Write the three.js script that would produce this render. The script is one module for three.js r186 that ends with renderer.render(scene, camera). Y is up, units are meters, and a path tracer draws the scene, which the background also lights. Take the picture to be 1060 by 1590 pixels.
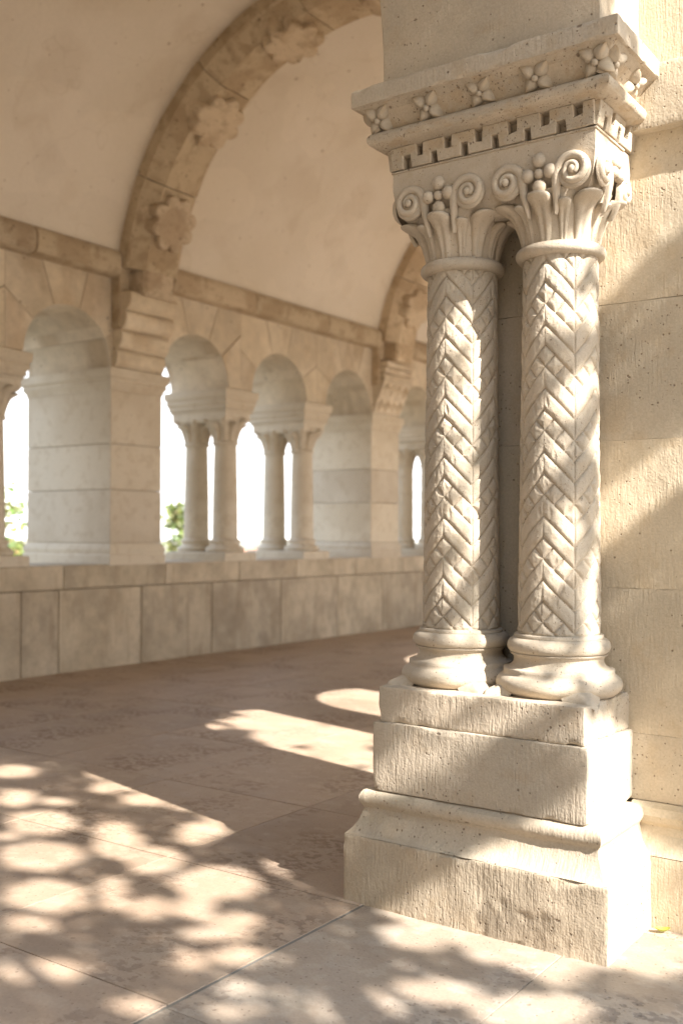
import * as THREE from 'three';
import { ConvexGeometry } from 'three/addons/geometries/ConvexGeometry.js';
import { ImprovedNoise } from 'three/addons/math/ImprovedNoise.js';
import { mergeGeometries, mergeVertices, toCreasedNormals } from 'three/addons/utils/BufferGeometryUtils.js';

// ---------------------------------------------------------------- camera, sky, sun, exposure
const scene = new THREE.Scene();
const PW = 1060, PH = 1590, FOCAL = 1597;
const camera = new THREE.PerspectiveCamera(2 * Math.atan(PH / 2 / FOCAL) * 180 / Math.PI, PW / PH, 0.05, 9000);
camera.position.set(0, 1.3, 0);
camera.rotation.order = 'YXZ';
camera.rotation.set(0, 35.3 * Math.PI / 180, 0.28 * Math.PI / 180);
camera.setViewOffset(PW, PH, 0, -35, PW, PH);
camera.focus = 3.55; camera.userData.fStop = 1.9;
scene.add(camera);

const SUN = new THREE.Vector3(0.974, 0.79, 0.225).normalize();
const SKY = { zenith: [0.27, 0.37, 0.53], horizon: [0.95, 0.93, 0.90] };
{
  const W = 512, H = 256, d = new Float32Array(W * H * 4);
  for (let j = 0; j < H; j++) for (let i = 0; i < W; i++) {
    const lat = ((j + 0.5) / H - 0.5) * Math.PI, lon = ((i + 0.5) / W) * 2 * Math.PI;
    const y = Math.sin(lat), cx = Math.cos(lat);
    const dx = Math.cos(lon - Math.PI) * cx, dz = Math.sin(lon - Math.PI) * cx;
    const k = Math.pow(1 - Math.max(0, y), 2.6), sc = Math.max(0, dx * SUN.x + y * SUN.y + dz * SUN.z);
    const glow = 0.35 * Math.pow(sc, 6);
    for (let c = 0; c < 3; c++) d[(j * W + i) * 4 + c] = SKY.zenith[c] + (SKY.horizon[c] - SKY.zenith[c]) * k + glow * [1, 0.95, 0.85][c];
    d[(j * W + i) * 4 + 3] = 1;
  }
  const t = new THREE.DataTexture(d, W, H, THREE.RGBAFormat, THREE.FloatType);
  t.mapping = THREE.EquirectangularReflectionMapping; t.magFilter = t.minFilter = THREE.LinearFilter; t.needsUpdate = true;
  scene.background = t; scene.environment = t;
}
const sun = new THREE.DirectionalLight(new THREE.Color(1, 0.945, 0.88), 4.3);
sun.position.copy(SUN).multiplyScalar(30).add(new THREE.Vector3(-3, 0, -4));
sun.target.position.set(-3, 0, -4);
sun.castShadow = true; sun.shadow.mapSize.set(4096, 4096); sun.shadow.radius = 1;
Object.assign(sun.shadow.camera, { left: -14, right: 14, top: 14, bottom: -14, near: 1, far: 80 });
scene.add(sun, sun.target);

const renderer = new THREE.WebGLRenderer({ antialias: true });
renderer.toneMapping = THREE.LinearToneMapping;
renderer.toneMappingExposure = 4.05;
renderer.shadowMap.enabled = true;

// ---------------------------------------------------------------- helpers
let seed = 12345;
const rnd = () => { seed |= 0; seed = seed + 0x6D2B79F5 | 0; let t = Math.imul(seed ^ seed >>> 15, 1 | seed); t = t + Math.imul(t ^ t >>> 7, 61 | t) ^ t; return ((t ^ t >>> 14) >>> 0) / 4294967296; };
const R = (a, b) => a + (b - a) * rnd();
const clamp = (v, a, b) => Math.min(b, Math.max(a, v));
const ss = (a, b, x) => { const t = clamp((x - a) / (b - a), 0, 1); return t * t * (3 - 2 * t); };
const IN = new ImprovedNoise(), n3 = (x, y, z) => IN.noise(x + 31.7, y + 17.3, z + 53.1);
const used = {};
function numbered(n) { const k = used[n] = (used[n] ?? -1) + 1; return k ? n + '_' + String(k).padStart(3, '0') : n; }
function shade(m) { m.castShadow = m.receiveShadow = true; return m; }
function obj(name, geo, mat, parent) { const m = shade(new THREE.Mesh(geo, mat)); m.name = parent ? name : numbered(name); (parent ?? scene).add(m); return m; }
function thing(name, label, category, group) { const g = new THREE.Group(); g.name = numbered(name); g.userData = { label, category }; if (group) g.userData.group = group; scene.add(g); return g; }
function tag(o, label, category, group) { o.userData = { label, category }; if (group) o.userData.group = group; return o; }
function struct(name) { const g = new THREE.Group(); g.name = numbered(name); g.userData = { kind: 'structure' }; scene.add(g); return g; }
function copyOf(src, label) { const c = src.clone(); c.name = numbered(src.name.replace(/_\d+$/, '')); c.userData = { ...src.userData, label }; scene.add(c); return c; }

// uv in metres by the way each face points; rotates nothing, offset per piece
function boxUV(geo, ou = rnd() * 7, ov = rnd() * 7) {
  const g = geo.index ? geo.toNonIndexed() : geo, p = g.attributes.position, uv = new Float32Array(p.count * 2);
  const a = new THREE.Vector3(), b = new THREE.Vector3(), c = new THREE.Vector3();
  for (let i = 0; i < p.count; i += 3) {
    a.fromBufferAttribute(p, i); b.fromBufferAttribute(p, i + 1); c.fromBufferAttribute(p, i + 2);
    const n = b.clone().sub(a).cross(c.clone().sub(a)), x = Math.abs(n.x), y = Math.abs(n.y), z = Math.abs(n.z);
    [a, b, c].forEach((v, k) => {
      const q = y > x && y > z ? [v.x, v.z] : x > z ? [v.z, v.y] : [v.x, v.y];
      uv[(i + k) * 2] = q[0] + ou; uv[(i + k) * 2 + 1] = q[1] + ov;
    });
  }
  g.setAttribute('uv', new THREE.BufferAttribute(uv, 2));
  return g;
}
function clean(g) { for (const k of Object.keys(g.attributes)) if (!['position', 'normal', 'uv'].includes(k)) g.deleteAttribute(k); return g; }
// chamfered block from corner to corner
function cbox(x0, x1, y0, y1, z0, z1, c = 0.006, raw = false) {
  const P = [];
  for (const sx of [0, 1]) for (const sy of [0, 1]) for (const sz of [0, 1]) for (const k of [0, 1, 2]) {
    const f = (s, lo, hi, i) => (s ? hi : lo) + (k === i ? 0 : s ? -c : c);
    P.push(new THREE.Vector3(f(sx, x0, x1, 0), f(sy, y0, y1, 1), f(sz, z0, z1, 2)));
  }
  const g = new ConvexGeometry(P);
  return raw ? g : boxUV(g);
}
// finely meshed block whose arrises are worn and chipped by noise
function wornBox(x0, x1, y0, y1, z0, z1, { r = 0.004, chip = 0.02, step = 0.009, s = 0, wob = 0.0012, freq = 14 } = {}) {
  const w = x1 - x0, h = y1 - y0, d = z1 - z0, cx = (x0 + x1) / 2, cy = (y0 + y1) / 2, cz = (z0 + z1) / 2;
  let g = new THREE.BoxGeometry(w, h, d, Math.ceil(w / step), Math.ceil(h / step), Math.ceil(d / step));
  const p = g.attributes.position, q = new THREE.Vector3(), v = new THREE.Vector3();
  for (let i = 0; i < p.count; i++) {
    v.fromBufferAttribute(p, i);
    const X = v.x + cx, Y = v.y + cy, Z = v.z + cz;
    const a = n3(X * freq + s, Y * freq, Z * freq), b = n3(X * 38, Y * 38 + s, Z * 38), e = n3(X * 4 + s, Y * 4, Z * 4);
    const rr = Math.min(r + chip * Math.max(0, a * 0.8 + e * 0.7 - 0.13) + Math.max(0, b) * 0.003 + 0.001, Math.min(w, h, d) * 0.45);
    q.set(clamp(v.x, -w / 2 + rr, w / 2 - rr), clamp(v.y, -h / 2 + rr, h / 2 - rr), clamp(v.z, -d / 2 + rr, d / 2 - rr));
    const l = v.clone().sub(q), L = l.length();
    if (L > 1e-6) v.copy(q).addScaledVector(l, rr / L);
    v.multiplyScalar(1); v.x += cx + wob * n3(X * 9, Y * 9, Z * 9 + 4); v.y += cy; v.z += cz + wob * n3(X * 9 + 7, Y * 9, Z * 9);
    p.setXYZ(i, v.x, v.y, v.z);
  }
  g.deleteAttribute('uv'); g.deleteAttribute('normal');
  return boxUV(toCreasedNormals(mergeVertices(g, 1e-5), 0.6));
}
// moulding swept round a rectangle with mitred corners; prof = [[outward offset, y] ...] upwards
function ringSweep(x0, x1, z0, z1, prof, { step = 0.5, wear = 0, s = 0, crease = 0.5, cap = true } = {}) {
  const pos = [];
  const corner = (k, o) => [[x0 - o, z0 - o], [x0 - o, z1 + o], [x1 + o, z1 + o], [x1 + o, z0 - o]][k % 4];
  const at = (k, t, j) => {
    const [o, y] = prof[j]; const A = corner(k, o), B = corner(k + 1, o);
    let x = A[0] + (B[0] - A[0]) * t, z = A[1] + (B[1] - A[1]) * t, yy = y;
    if (wear) { const q = wear * (n3(x * 16 + s, y * 16, z * 16) + 0.6 * n3(x * 45, y * 45 + s, z * 45)); const mx = (x0 + x1) / 2, mz = (z0 + z1) / 2; x -= q * Math.sign(x - mx) * (Math.abs(x - mx) > (x1 - x0) / 2 - 0.05 ? 1 : 0); z -= q * Math.sign(z - mz) * (Math.abs(z - mz) > (z1 - z0) / 2 - 0.05 ? 1 : 0); yy += q * 0.4; }
    return [x, yy, z];
  };
  for (let k = 0; k < 4; k++) {
    const A = corner(k, 0), B = corner(k + 1, 0), n = Math.max(1, Math.ceil(Math.hypot(B[0] - A[0], B[1] - A[1]) / step));
    for (let i = 0; i < n; i++) for (let j = 0; j + 1 < prof.length; j++) {
      const a = at(k, i / n, j), b = at(k, (i + 1) / n, j), c = at(k, (i + 1) / n, j + 1), d = at(k, i / n, j + 1);
      pos.push(...a, ...b, ...c, ...a, ...c, ...d);
    }
  }
  if (cap) for (const [j, f] of [[0, 1], [prof.length - 1, 0]]) {
    const c = [0, 1, 2, 3].map((k) => { const q = corner(k, prof[j][0]); return [q[0], prof[j][1], q[1]]; });
    const tri = f ? [0, 2, 1, 0, 3, 2] : [0, 1, 2, 0, 2, 3];
    for (const t of tri) pos.push(...c[t]);
  }
  const g = new THREE.BufferGeometry(); g.setAttribute('position', new THREE.Float32BufferAttribute(pos, 3));
  return boxUV(toCreasedNormals(mergeVertices(g, 1e-5), crease));
}
function lathe(pts, x, y, z, seg = 48, crease = 0.6) {
  const g = new THREE.LatheGeometry(pts.map((p) => new THREE.Vector2(p[0], p[1])), seg);
  const p = g.attributes.position, uv = g.attributes.uv;
  for (let i = 0; i < p.count; i++) uv.setXY(i, uv.getX(i) * 0.95 + x, p.getY(i) + 3);
  g.translate(x, y, z);
  return g;
}
function arcPts(cx, cy, r, a0, a1, n) { return Array.from({ length: n + 1 }, (_, i) => { const a = (a0 + (a1 - a0) * i / n) * Math.PI / 180; return [cx + r * Math.cos(a), cy + r * Math.sin(a)]; }); }
// prism: polygon of [a,b] pairs -> extruded along the third axis with a small bevel; axis 'x': a=z b=y, axis 'z': a=x b=y
function prism(poly, axis, lo, hi, bev = 0.004, holes = []) {
  const sh = new THREE.Shape(poly.map((p) => new THREE.Vector2(axis === 'x' ? -p[0] : p[0], p[1])));
  for (const h of holes) sh.holes.push(new THREE.Path(h.map((p) => new THREE.Vector2(axis === 'x' ? -p[0] : p[0], p[1]))));
  const g = new THREE.ExtrudeGeometry(sh, { depth: hi - lo - 2 * bev, bevelEnabled: bev > 0, bevelThickness: bev, bevelSize: bev, bevelOffset: -bev, bevelSegments: 1, curveSegments: 8 });
  g.translate(0, 0, lo + bev);
  if (axis === 'x') g.rotateY(Math.PI / 2);
  g.deleteAttribute('uv');
  return boxUV(g);
}
function join(list) { return mergeGeometries(list.map((g) => clean(g.index ? g.toNonIndexed() : g))); }

// ---------------------------------------------------------------- textures (tileable noise)
function lattice(s) { let k = s * 7919 + 1; const a = new Float32Array(65536); for (let i = 0; i < 65536; i++) { k = Math.imul(k, 1664525) + 1013904223 | 0; a[i] = (k >>> 8) / 16777216; } return a; }
const LAT = lattice(3);
function vn(x, y, px, py, s) {
  const xi = Math.floor(x), yi = Math.floor(y); let fx = x - xi, fy = y - yi; fx = fx * fx * (3 - 2 * fx); fy = fy * fy * (3 - 2 * fy);
  const x0 = ((xi % px) + px) % px, x1 = (x0 + 1) % px, y0 = ((yi % py) + py) % py, y1 = (y0 + 1) % py;
  const h = (i, j) => LAT[(i * 1597 + j * 7121 + s * 3571) & 65535];
  const a = h(x0, y0), b = h(x1, y0), c = h(x0, y1), d = h(x1, y1);
  return a + (b - a) * fx + (c - a + (a - b - c + d) * fx) * fy;
}
function fb(u, v, px, py, oct, s) { let r = 0, a = 0.5, t = 0; for (let o = 0; o < oct; o++) { r += a * vn(u * px, v * py, px, py, s + o * 13); t += a; a *= 0.5; px *= 2; py *= 2; } return r / t; }
const enc = (l) => 255 * (l <= 0.0031308 ? 12.92 * l : 1.055 * Math.pow(l, 1 / 2.4) - 0.055);
function bake(N, metres, fn, wantRough) {      // fn(u,v) -> [r,g,b (linear albedo), height 0..1, rough]
  const c = new Uint8Array(N * N * 4), h = new Uint8Array(N * N * 4), g = wantRough ? new Uint8Array(N * N * 4) : null;
  for (let j = 0; j < N; j++) for (let i = 0; i < N; i++) {
    const o = fn((i + 0.5) / N, (j + 0.5) / N), k = (j * N + i) * 4;
    for (let q = 0; q < 3; q++) c[k + q] = clamp(enc(clamp(o[q], 0, 1)), 0, 255);
    c[k + 3] = 255; const hv = clamp(o[3] * 255, 0, 255); h[k] = h[k + 1] = h[k + 2] = hv; h[k + 3] = 255; if (g) { g[k] = g[k + 1] = g[k + 2] = clamp(o[4] * 255, 0, 255); g[k + 3] = 255; }
  }
  const T = (d, srgb) => { const t = new THREE.DataTexture(d, N, N, THREE.RGBAFormat); t.wrapS = t.wrapT = THREE.RepeatWrapping; t.magFilter = THREE.LinearFilter; t.minFilter = THREE.LinearMipmapLinearFilter; t.generateMipmaps = true; t.repeat.set(1 / metres, 1 / metres); if (srgb) t.colorSpace = THREE.SRGBColorSpace; t.needsUpdate = true; return t; };
  return { map: T(c, true), h: T(h, false), r: g && T(g, false) };
}
const mix = (a, b, t) => [a[0] + (b[0] - a[0]) * t, a[1] + (b[1] - a[1]) * t, a[2] + (b[2] - a[2]) * t];
const mul = (a, k) => [a[0] * k, a[1] * k, a[2] * k];
// dark open pores of the limestone: cells with a random hole each
function pores(u, v, n, s, keep, rmin, rmax, sx = 1) {
  const x = u * n, y = v * n * sx, ny = Math.round(n * sx), xi = Math.floor(x), yi = Math.floor(y); let m = 0;
  for (let a = -1; a <= 1; a++) for (let b = -1; b <= 1; b++) {
    const i = ((xi + a) % n + n) % n, j = ((yi + b) % ny + ny) % ny, h = (q) => LAT[(i * 2711 + j * 977 + s * 131 + q * 7777) & 65535];
    if (h(0) > keep) continue;
    const r = rmin + (rmax - rmin) * h(3) * h(4), dx = (x - (xi + a + h(1))), dy = (y - (yi + b + h(2)));
    m = Math.max(m, 1 - ss(0.6, 1.15, Math.hypot(dx, dy) / r));
  }
  return m;
}
const stone = [0.475, 0.40, 0.305], stoneGrey = [0.41, 0.35, 0.27], stoneBrown = [0.40, 0.30, 0.19];
const tooledT = bake(1024, 1.0, (u, v) => {
  const big = fb(u, v, 3, 3, 5, 1), mid = fb(u, v, 12, 12, 4, 5), rough = ss(0.5, 0.66, fb(u, v, 4, 5, 4, 40));
  const comb = fb(u, v, 170, 14, 3, 9), comb2 = fb(u, v, 330, 60, 2, 12), fleck = fb(u, v, 90, 60, 3, 75), grain = fb(u, v, 200, 200, 2, 17);
  const pz = ss(0.45, 0.7, fb(u, v, 5, 5, 3, 71)), p1 = pores(u, v, 64, 2, 0.03 + 0.3 * pz, 0.05, 0.30), p2 = pores(u, v, 18, 4, 0.10 * pz, 0.05, 0.2, 2), pit = Math.max(p1, p2);
  let c = mix(mix(stone, stoneGrey, ss(0.35, 0.7, big)), stoneBrown, 0.35 * ss(0.55, 0.8, mid));
  c = mul(c, 0.9 + 0.2 * grain); c = mix(c, [0.17, 0.12, 0.08], 0.75 * pit);
  const tool = (comb * 0.42 + comb2 * 0.25 + 0.25 * fleck) * (1 - 0.55 * rough) + rough * 0.55 * fb(u, v, 40, 26, 4, 33);
  return [...c, clamp(0.25 + 0.6 * tool + 0.14 * grain - 0.5 * pit, 0, 1)];
});
const carvedT = bake(1024, 0.6, (u, v) => {
  const big = fb(u, v, 3, 3, 5, 61), mid = fb(u, v, 16, 16, 4, 65), grain = fb(u, v, 220, 220, 2, 67), g2 = fb(u, v, 60, 60, 3, 69);
  const pz = ss(0.42, 0.7, fb(u, v, 5, 5, 3, 171)), pit = Math.max(pores(u, v, 72, 12, 0.05 + 0.3 * pz, 0.05, 0.28), pores(u, v, 24, 14, 0.03 + 0.12 * pz, 0.04, 0.16));
  let c = mix(mix(stone, stoneGrey, ss(0.35, 0.7, big)), stoneBrown, 0.3 * ss(0.55, 0.8, mid));
  c = mul(c, 0.92 + 0.16 * grain); c = mix(c, [0.16, 0.11, 0.07], 0.7 * pit);
  return [...c, clamp(0.4 + 0.25 * grain + 0.35 * g2 - 0.6 * pit, 0, 1)];
});
const pittedT = bake(1024, 0.7, (u, v) => {      // coarse porous bed used for the impost
  const big = fb(u, v, 4, 4, 5, 261), mid = fb(u, v, 18, 18, 4, 265), grain = fb(u, v, 200, 200, 2, 267), g2 = fb(u, v, 50, 50, 3, 269), pz = ss(0.38, 0.66, fb(u, v, 6, 6, 3, 271));
  const pit = Math.max(pores(u, v, 70, 212, 0.15 + 0.5 * pz, 0.06, 0.34), pores(u, v, 26, 214, 0.06 + 0.25 * pz, 0.05, 0.24));
  let c = mix(mix(stone, stoneGrey, ss(0.35, 0.7, big)), stoneBrown, 0.5 * ss(0.5, 0.75, mid)); c = mul(c, 0.9 + 0.2 * grain); c = mix(c, [0.17, 0.115, 0.07], 0.7 * pit);
  return [...c, clamp(0.45 + 0.2 * grain + 0.4 * g2 - 0.65 * pit, 0, 1)];
});
const ashlarT = bake(1024, 2.2, (u, v) => {
  const big = fb(u, v, 4, 4, 5, 81), st = fb(u, v, 6, 3, 5, 85), grain = fb(u, v, 240, 240, 2, 87), mid = fb(u, v, 30, 30, 4, 89);
  const pit = Math.max(pores(u, v, 70, 22, 0.14, 0.05, 0.2), pores(u, v, 24, 24, 0.12, 0.05, 0.2));
  let c = mix([0.59, 0.51, 0.40], [0.53, 0.45, 0.34], ss(0.35, 0.65, big));
  c = mix(c, [0.39, 0.295, 0.195], 0.6 * ss(0.53, 0.76, st)); c = mul(c, 0.86 + 0.28 * mid); c = mul(c, 0.93 + 0.14 * grain);
  c = mix(c, [0.15, 0.10, 0.06], 0.75 * pit);
  return [...c, clamp(0.35 + 0.25 * grain + 0.4 * mid - 0.45 * pit, 0, 1)];
});
const stainT = bake(1024, 2.6, (u, v) => {      // damp-stained parapet stone with runs
  const big = fb(u, v, 5, 5, 5, 401), run = fb(u, v, 26, 5, 4, 405), blot = fb(u, v, 9, 7, 5, 409), grain = fb(u, v, 240, 240, 2, 407), mid = fb(u, v, 34, 34, 4, 411), pit = pores(u, v, 80, 422, 0.12, 0.05, 0.2);
  let c = mix([0.47, 0.40, 0.30], [0.40, 0.335, 0.245], ss(0.35, 0.65, big)); c = mix(c, [0.25, 0.205, 0.15], 0.42 * ss(0.5, 0.74, blot)); c = mix(c, [0.30, 0.235, 0.16], 0.4 * ss(0.55, 0.75, run));
  c = mul(c, 0.84 + 0.32 * mid); c = mul(c, 0.93 + 0.14 * grain); c = mix(c, [0.14, 0.10, 0.065], 0.6 * pit);
  return [...c, clamp(0.35 + 0.25 * grain + 0.4 * mid - 0.4 * pit, 0, 1)];
});
const smoothT = bake(512, 1.6, (u, v) => {
  const big = fb(u, v, 4, 4, 5, 181), mid = fb(u, v, 20, 20, 4, 189), grain = fb(u, v, 160, 160, 2, 187), pit = pores(u, v, 40, 22, 0.08, 0.05, 0.16);
  let c = mix([0.60, 0.535, 0.43], [0.55, 0.48, 0.375], ss(0.35, 0.65, big)); c = mix(c, [0.42, 0.33, 0.22], 0.3 * ss(0.55, 0.75, mid)); c = mul(c, 0.93 + 0.14 * grain); c = mix(c, [0.2, 0.14, 0.09], 0.6 * pit);
  return [...c, clamp(0.35 + 0.3 * grain + 0.35 * mid - 0.4 * pit, 0, 1)];
});
const roughT = bake(1024, 1.1, (u, v) => {      // weather-browned rib stone
  const big = fb(u, v, 4, 4, 5, 101), mid = fb(u, v, 14, 14, 5, 105), grain = fb(u, v, 160, 160, 3, 107);
  const pit = Math.max(pores(u, v, 40, 32, 0.3, 0.06, 0.3), pores(u, v, 14, 34, 0.2, 0.05, 0.22));
  let c = mix([0.43, 0.355, 0.26], [0.345, 0.27, 0.187], ss(0.42, 0.66, big)); c = mix(c, [0.26, 0.195, 0.13], 0.5 * ss(0.52, 0.75, mid));
  c = mul(c, 0.88 + 0.24 * grain); c = mix(c, [0.11, 0.075, 0.045], 0.7 * pit);
  return [...c, clamp(0.3 + 0.5 * mid + 0.25 * grain - 0.45 * pit, 0, 1)];
});
const plasterT = bake(1024, 4.4, (u, v) => {
  const big = fb(u, v, 3, 3, 5, 121), mid = fb(u, v, 10, 10, 5, 125), grain = fb(u, v, 250, 250, 2, 127), ed = Math.abs(fb(u, v, 3, 3, 4, 131) - 0.52);
  const spot = pores(u, v, 18, 42, 0.22, 0.02, 0.09), spot2 = pores(u, v, 40, 44, 0.10, 0.03, 0.10);
  let c = mix([0.70, 0.63, 0.53], [0.66, 0.585, 0.475], ss(0.35, 0.65, big));
  c = mix(c, [0.55, 0.455, 0.34], 0.2 * (1 - ss(0.0, 0.025, ed)) * ss(0.4, 0.6, mid)); c = mix(c, [0.55, 0.46, 0.35], 0.25 * ss(0.55, 0.75, mid));
  const crk = 1 - ss(0.0, 0.006, Math.abs(fb(u, v, 5, 5, 5, 301) - 0.47)); c = mix(c, [0.42, 0.33, 0.22], 0.2 * crk * ss(0.52, 0.62, fb(u, v, 4, 4, 3, 305))); const rep = ss(0.545, 0.56, fb(u, v, 4, 3, 4, 311)); c = mul(c, 1 + 0.035 * rep);
  c = mul(c, 0.97 + 0.06 * grain); c = mix(c, [0.27, 0.18, 0.10], 0.6 * Math.max(spot, spot2));
  return [...c, clamp(0.4 + 0.35 * mid + 0.2 * grain, 0, 1)];
});
const pavingT = bake(1024, 1.5, (u, v) => {
  const big = fb(u, v, 3, 3, 5, 141), mid = fb(u, v, 10, 14, 5, 145), grain = fb(u, v, 220, 220, 2, 147), fl = fb(u, v, 56, 80, 4, 151), zone = ss(0.44, 0.62, fb(u, v, 4, 4, 4, 155));
  const worn = ss(0.50, 0.62, fl) * zone, pit = Math.max(pores(u, v, 90, 52, 0.12 + 0.35 * zone, 0.06, 0.32), 0.9 * pores(u, v, 30, 54, 0.10 + 0.15 * zone, 0.05, 0.22));
  let c = mix([0.385, 0.285, 0.205], [0.335, 0.245, 0.175], ss(0.35, 0.65, big)); c = mix(c, [0.42, 0.33, 0.25], 0.6 * ss(0.5, 0.72, mid));
  c = mix(c, [0.225, 0.16, 0.115], 0.55 * worn); c = mix(c, [0.47, 0.375, 0.285], 0.35 * ss(0.56, 0.72, fb(u, v, 24, 30, 4, 321)) * (1 - worn)); c = mul(c, 0.92 + 0.16 * grain); c = mix(c, [0.16, 0.11, 0.075], 0.55 * pit);
  return [...c, clamp(0.6 + 0.12 * grain + 0.2 * mid - 0.3 * worn - 0.35 * pit, 0, 1), clamp(0.40 + 0.25 * worn + 0.25 * pit + 0.22 * mid, 0, 1)];
}, true);
function M(T, bump, rough, tint = [1, 1, 1], extra = {}) { const m = new THREE.MeshStandardMaterial({ map: T.map, bumpMap: T.h, bumpScale: bump, roughness: rough, ...extra }); m.color.setRGB(...tint); return m; }
const tints = (T, bump, rough, base = [1, 1, 1], spread = 0.07, n = 4, extra) => Array.from({ length: n }, (_, i) => { const k = 1 + spread * (i / (n - 1) * 2 - 1), w = 1 + 0.03 * ((i * 7 % n) / n - 0.5); return M(T, bump, rough, [base[0] * k, base[1] * k, base[2] * k / w], extra); });
const pick = (a) => a[Math.floor(rnd() * a.length)];
const mTooled = M(tooledT, 0.006, 0.9), mTooled2 = M(tooledT, 0.004, 0.9, [1.03, 1.02, 1.0]), mTooledA = M(tooledT, 0.006, 0.9, [0.96, 0.94, 0.90]), mTooledB = M(tooledT, 0.006, 0.9, [1.06, 1.05, 1.04]), mPitted = M(pittedT, 0.004, 0.92, [1.0, 0.99, 0.97]), mCarved = M(carvedT, 0.0026, 0.88, [1.03, 1.03, 1.03]);
const mWall = tints(tooledT, 0.0045, 0.92, [1.15, 1.14, 1.07], 0.03, 3);
const mAshlar = tints(ashlarT, 0.004, 0.9, [1.1, 1.09, 1.06], 0.08, 5), mAshSmooth = tints(smoothT, 0.002, 0.85, [1.06, 1.05, 1.03], 0.05, 3);
const mRib = tints(roughT, 0.008, 0.95, [1.28, 1.25, 1.18], 0.12, 4), mRibPale = tints(roughT, 0.006, 0.95, [1.42, 1.4, 1.36], 0.08, 3);
const mPlaster = M(plasterT, 0.004, 0.95);
const mPave = tints(pavingT, 0.002, 1, [1, 1, 1], 0.07, 5, { roughnessMap: pavingT.r });
const mYard = tints(pavingT, 0.005, 1, [0.92, 0.995, 1.06], 0.06, 4, { roughnessMap: pavingT.r });
const mParapet = tints(stainT, 0.005, 0.92, [1.08, 1.07, 1.06], 0.09, 5), mCornice = tints(roughT, 0.007, 0.95, [1.2, 1.18, 1.13], 0.08, 4);
const mMortar = M(ashlarT, 0.004, 1, [0.42, 0.42, 0.44]), mJoint = M(ashlarT, 0.003, 1, [0.40, 0.43, 0.48]);

// ================================================================ SETTING
// terrain: level courtyard hilltop, falling away west of the gallery into a wide valley
{
  const g = new THREE.PlaneGeometry(1, 1, 120, 60), p = g.attributes.position;
  for (let i = 0; i < p.count; i++) {
    const u = p.getX(i), v = p.getY(i), x = Math.sign(u) * Math.pow(Math.abs(u) * 2, 3.2) * 6000 - 9, z = Math.sign(v) * Math.pow(Math.abs(v) * 2, 3) * 6000;
    const dx = -10.5 - x, y = dx <= 0 ? -0.12 : -0.12 - 42 * ss(0, 160, dx) - 2.5 * ss(0, 2, dx);
    p.setXYZ(i, x, y + (dx > 0 ? 1.2 * n3(x * 0.02, 3, z * 0.02) : 0), z);
  }
  g.computeVertexNormals();
  const m = new THREE.MeshStandardMaterial({ roughness: 1 }); m.color.setRGB(0.22, 0.20, 0.15);
  const t = obj('terrain', boxUV(g), m); t.userData = { kind: 'structure' };
}
// gallery floor: square slabs, joints recessed over a mortar bed
{
  const f = struct('gallery_floor');
  obj('mortar_bed', boxUV(new THREE.BoxGeometry(5.66, 0.1, 26).translate(-4.84, -0.0535, -9)), mJoint, f);
  const S = 0.933;
  for (let i = 0; i < 6; i++) for (let j = -5; j < 22; j++) {
    const x1 = -2.025 - i * S, x0 = i === 5 ? -7.66 : x1 - S, z1 = -2.045 - j * S, z0 = z1 - S;
    if (z1 > 3.6 || z0 < -21.8) continue;
    const h = R(-0.0012, 0.0012), g = cbox(x0 + 0.0028, x1 - 0.0028, -0.05, h, z0 + 0.0028, z1 - 0.0028, 0.0008);
    obj('paving_slab', g, pick(mPave), f);
  }
}
{
  const f = struct('courtyard_paving');
  obj('mortar_bed', boxUV(new THREE.BoxGeometry(22, 0.1, 36).translate(8.98, -0.0565, -4)), mJoint, f);
  const far = [], W = 0.745, xs = []; for (let x = -2.025; x < 19; x += W) xs.push(x);
  xs.forEach((x, i) => {
    for (let z = i > 1 ? 12 + R(0, 0.5) : i ? 12.4 : -2.03 + 0.933 * 15; z > -21;) {
      const L = i === 0 ? (z < -2 && z > -2.1 ? 1.4 : 0.933) : i === 1 ? 1.21 : R(0.8, 1.3), z0 = z - L;
      const e = i === 0 ? 0.009 : 0.002;
      const slab = cbox(x + e, x + W - 0.002, -0.05, R(-0.003, -0.001), z0 + 0.002, z - 0.002, 0.001);
      if (i < 8) obj('paving_slab', slab, pick(mYard), f); else far.push(slab);
      z = z0;
    }
  });
  obj('outer_paving', join(far), mYard[1], f).userData = { kind: 'stuff' };
}

// ================================================================ THE FOREGROUND PIER
const PX = -1.622, PZ = -3.315, DX = 0.19;           // centre of the pair, line of the shafts, half spacing
const WZ = -3.46;                                     // face of the jamb wall behind the shafts
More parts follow.
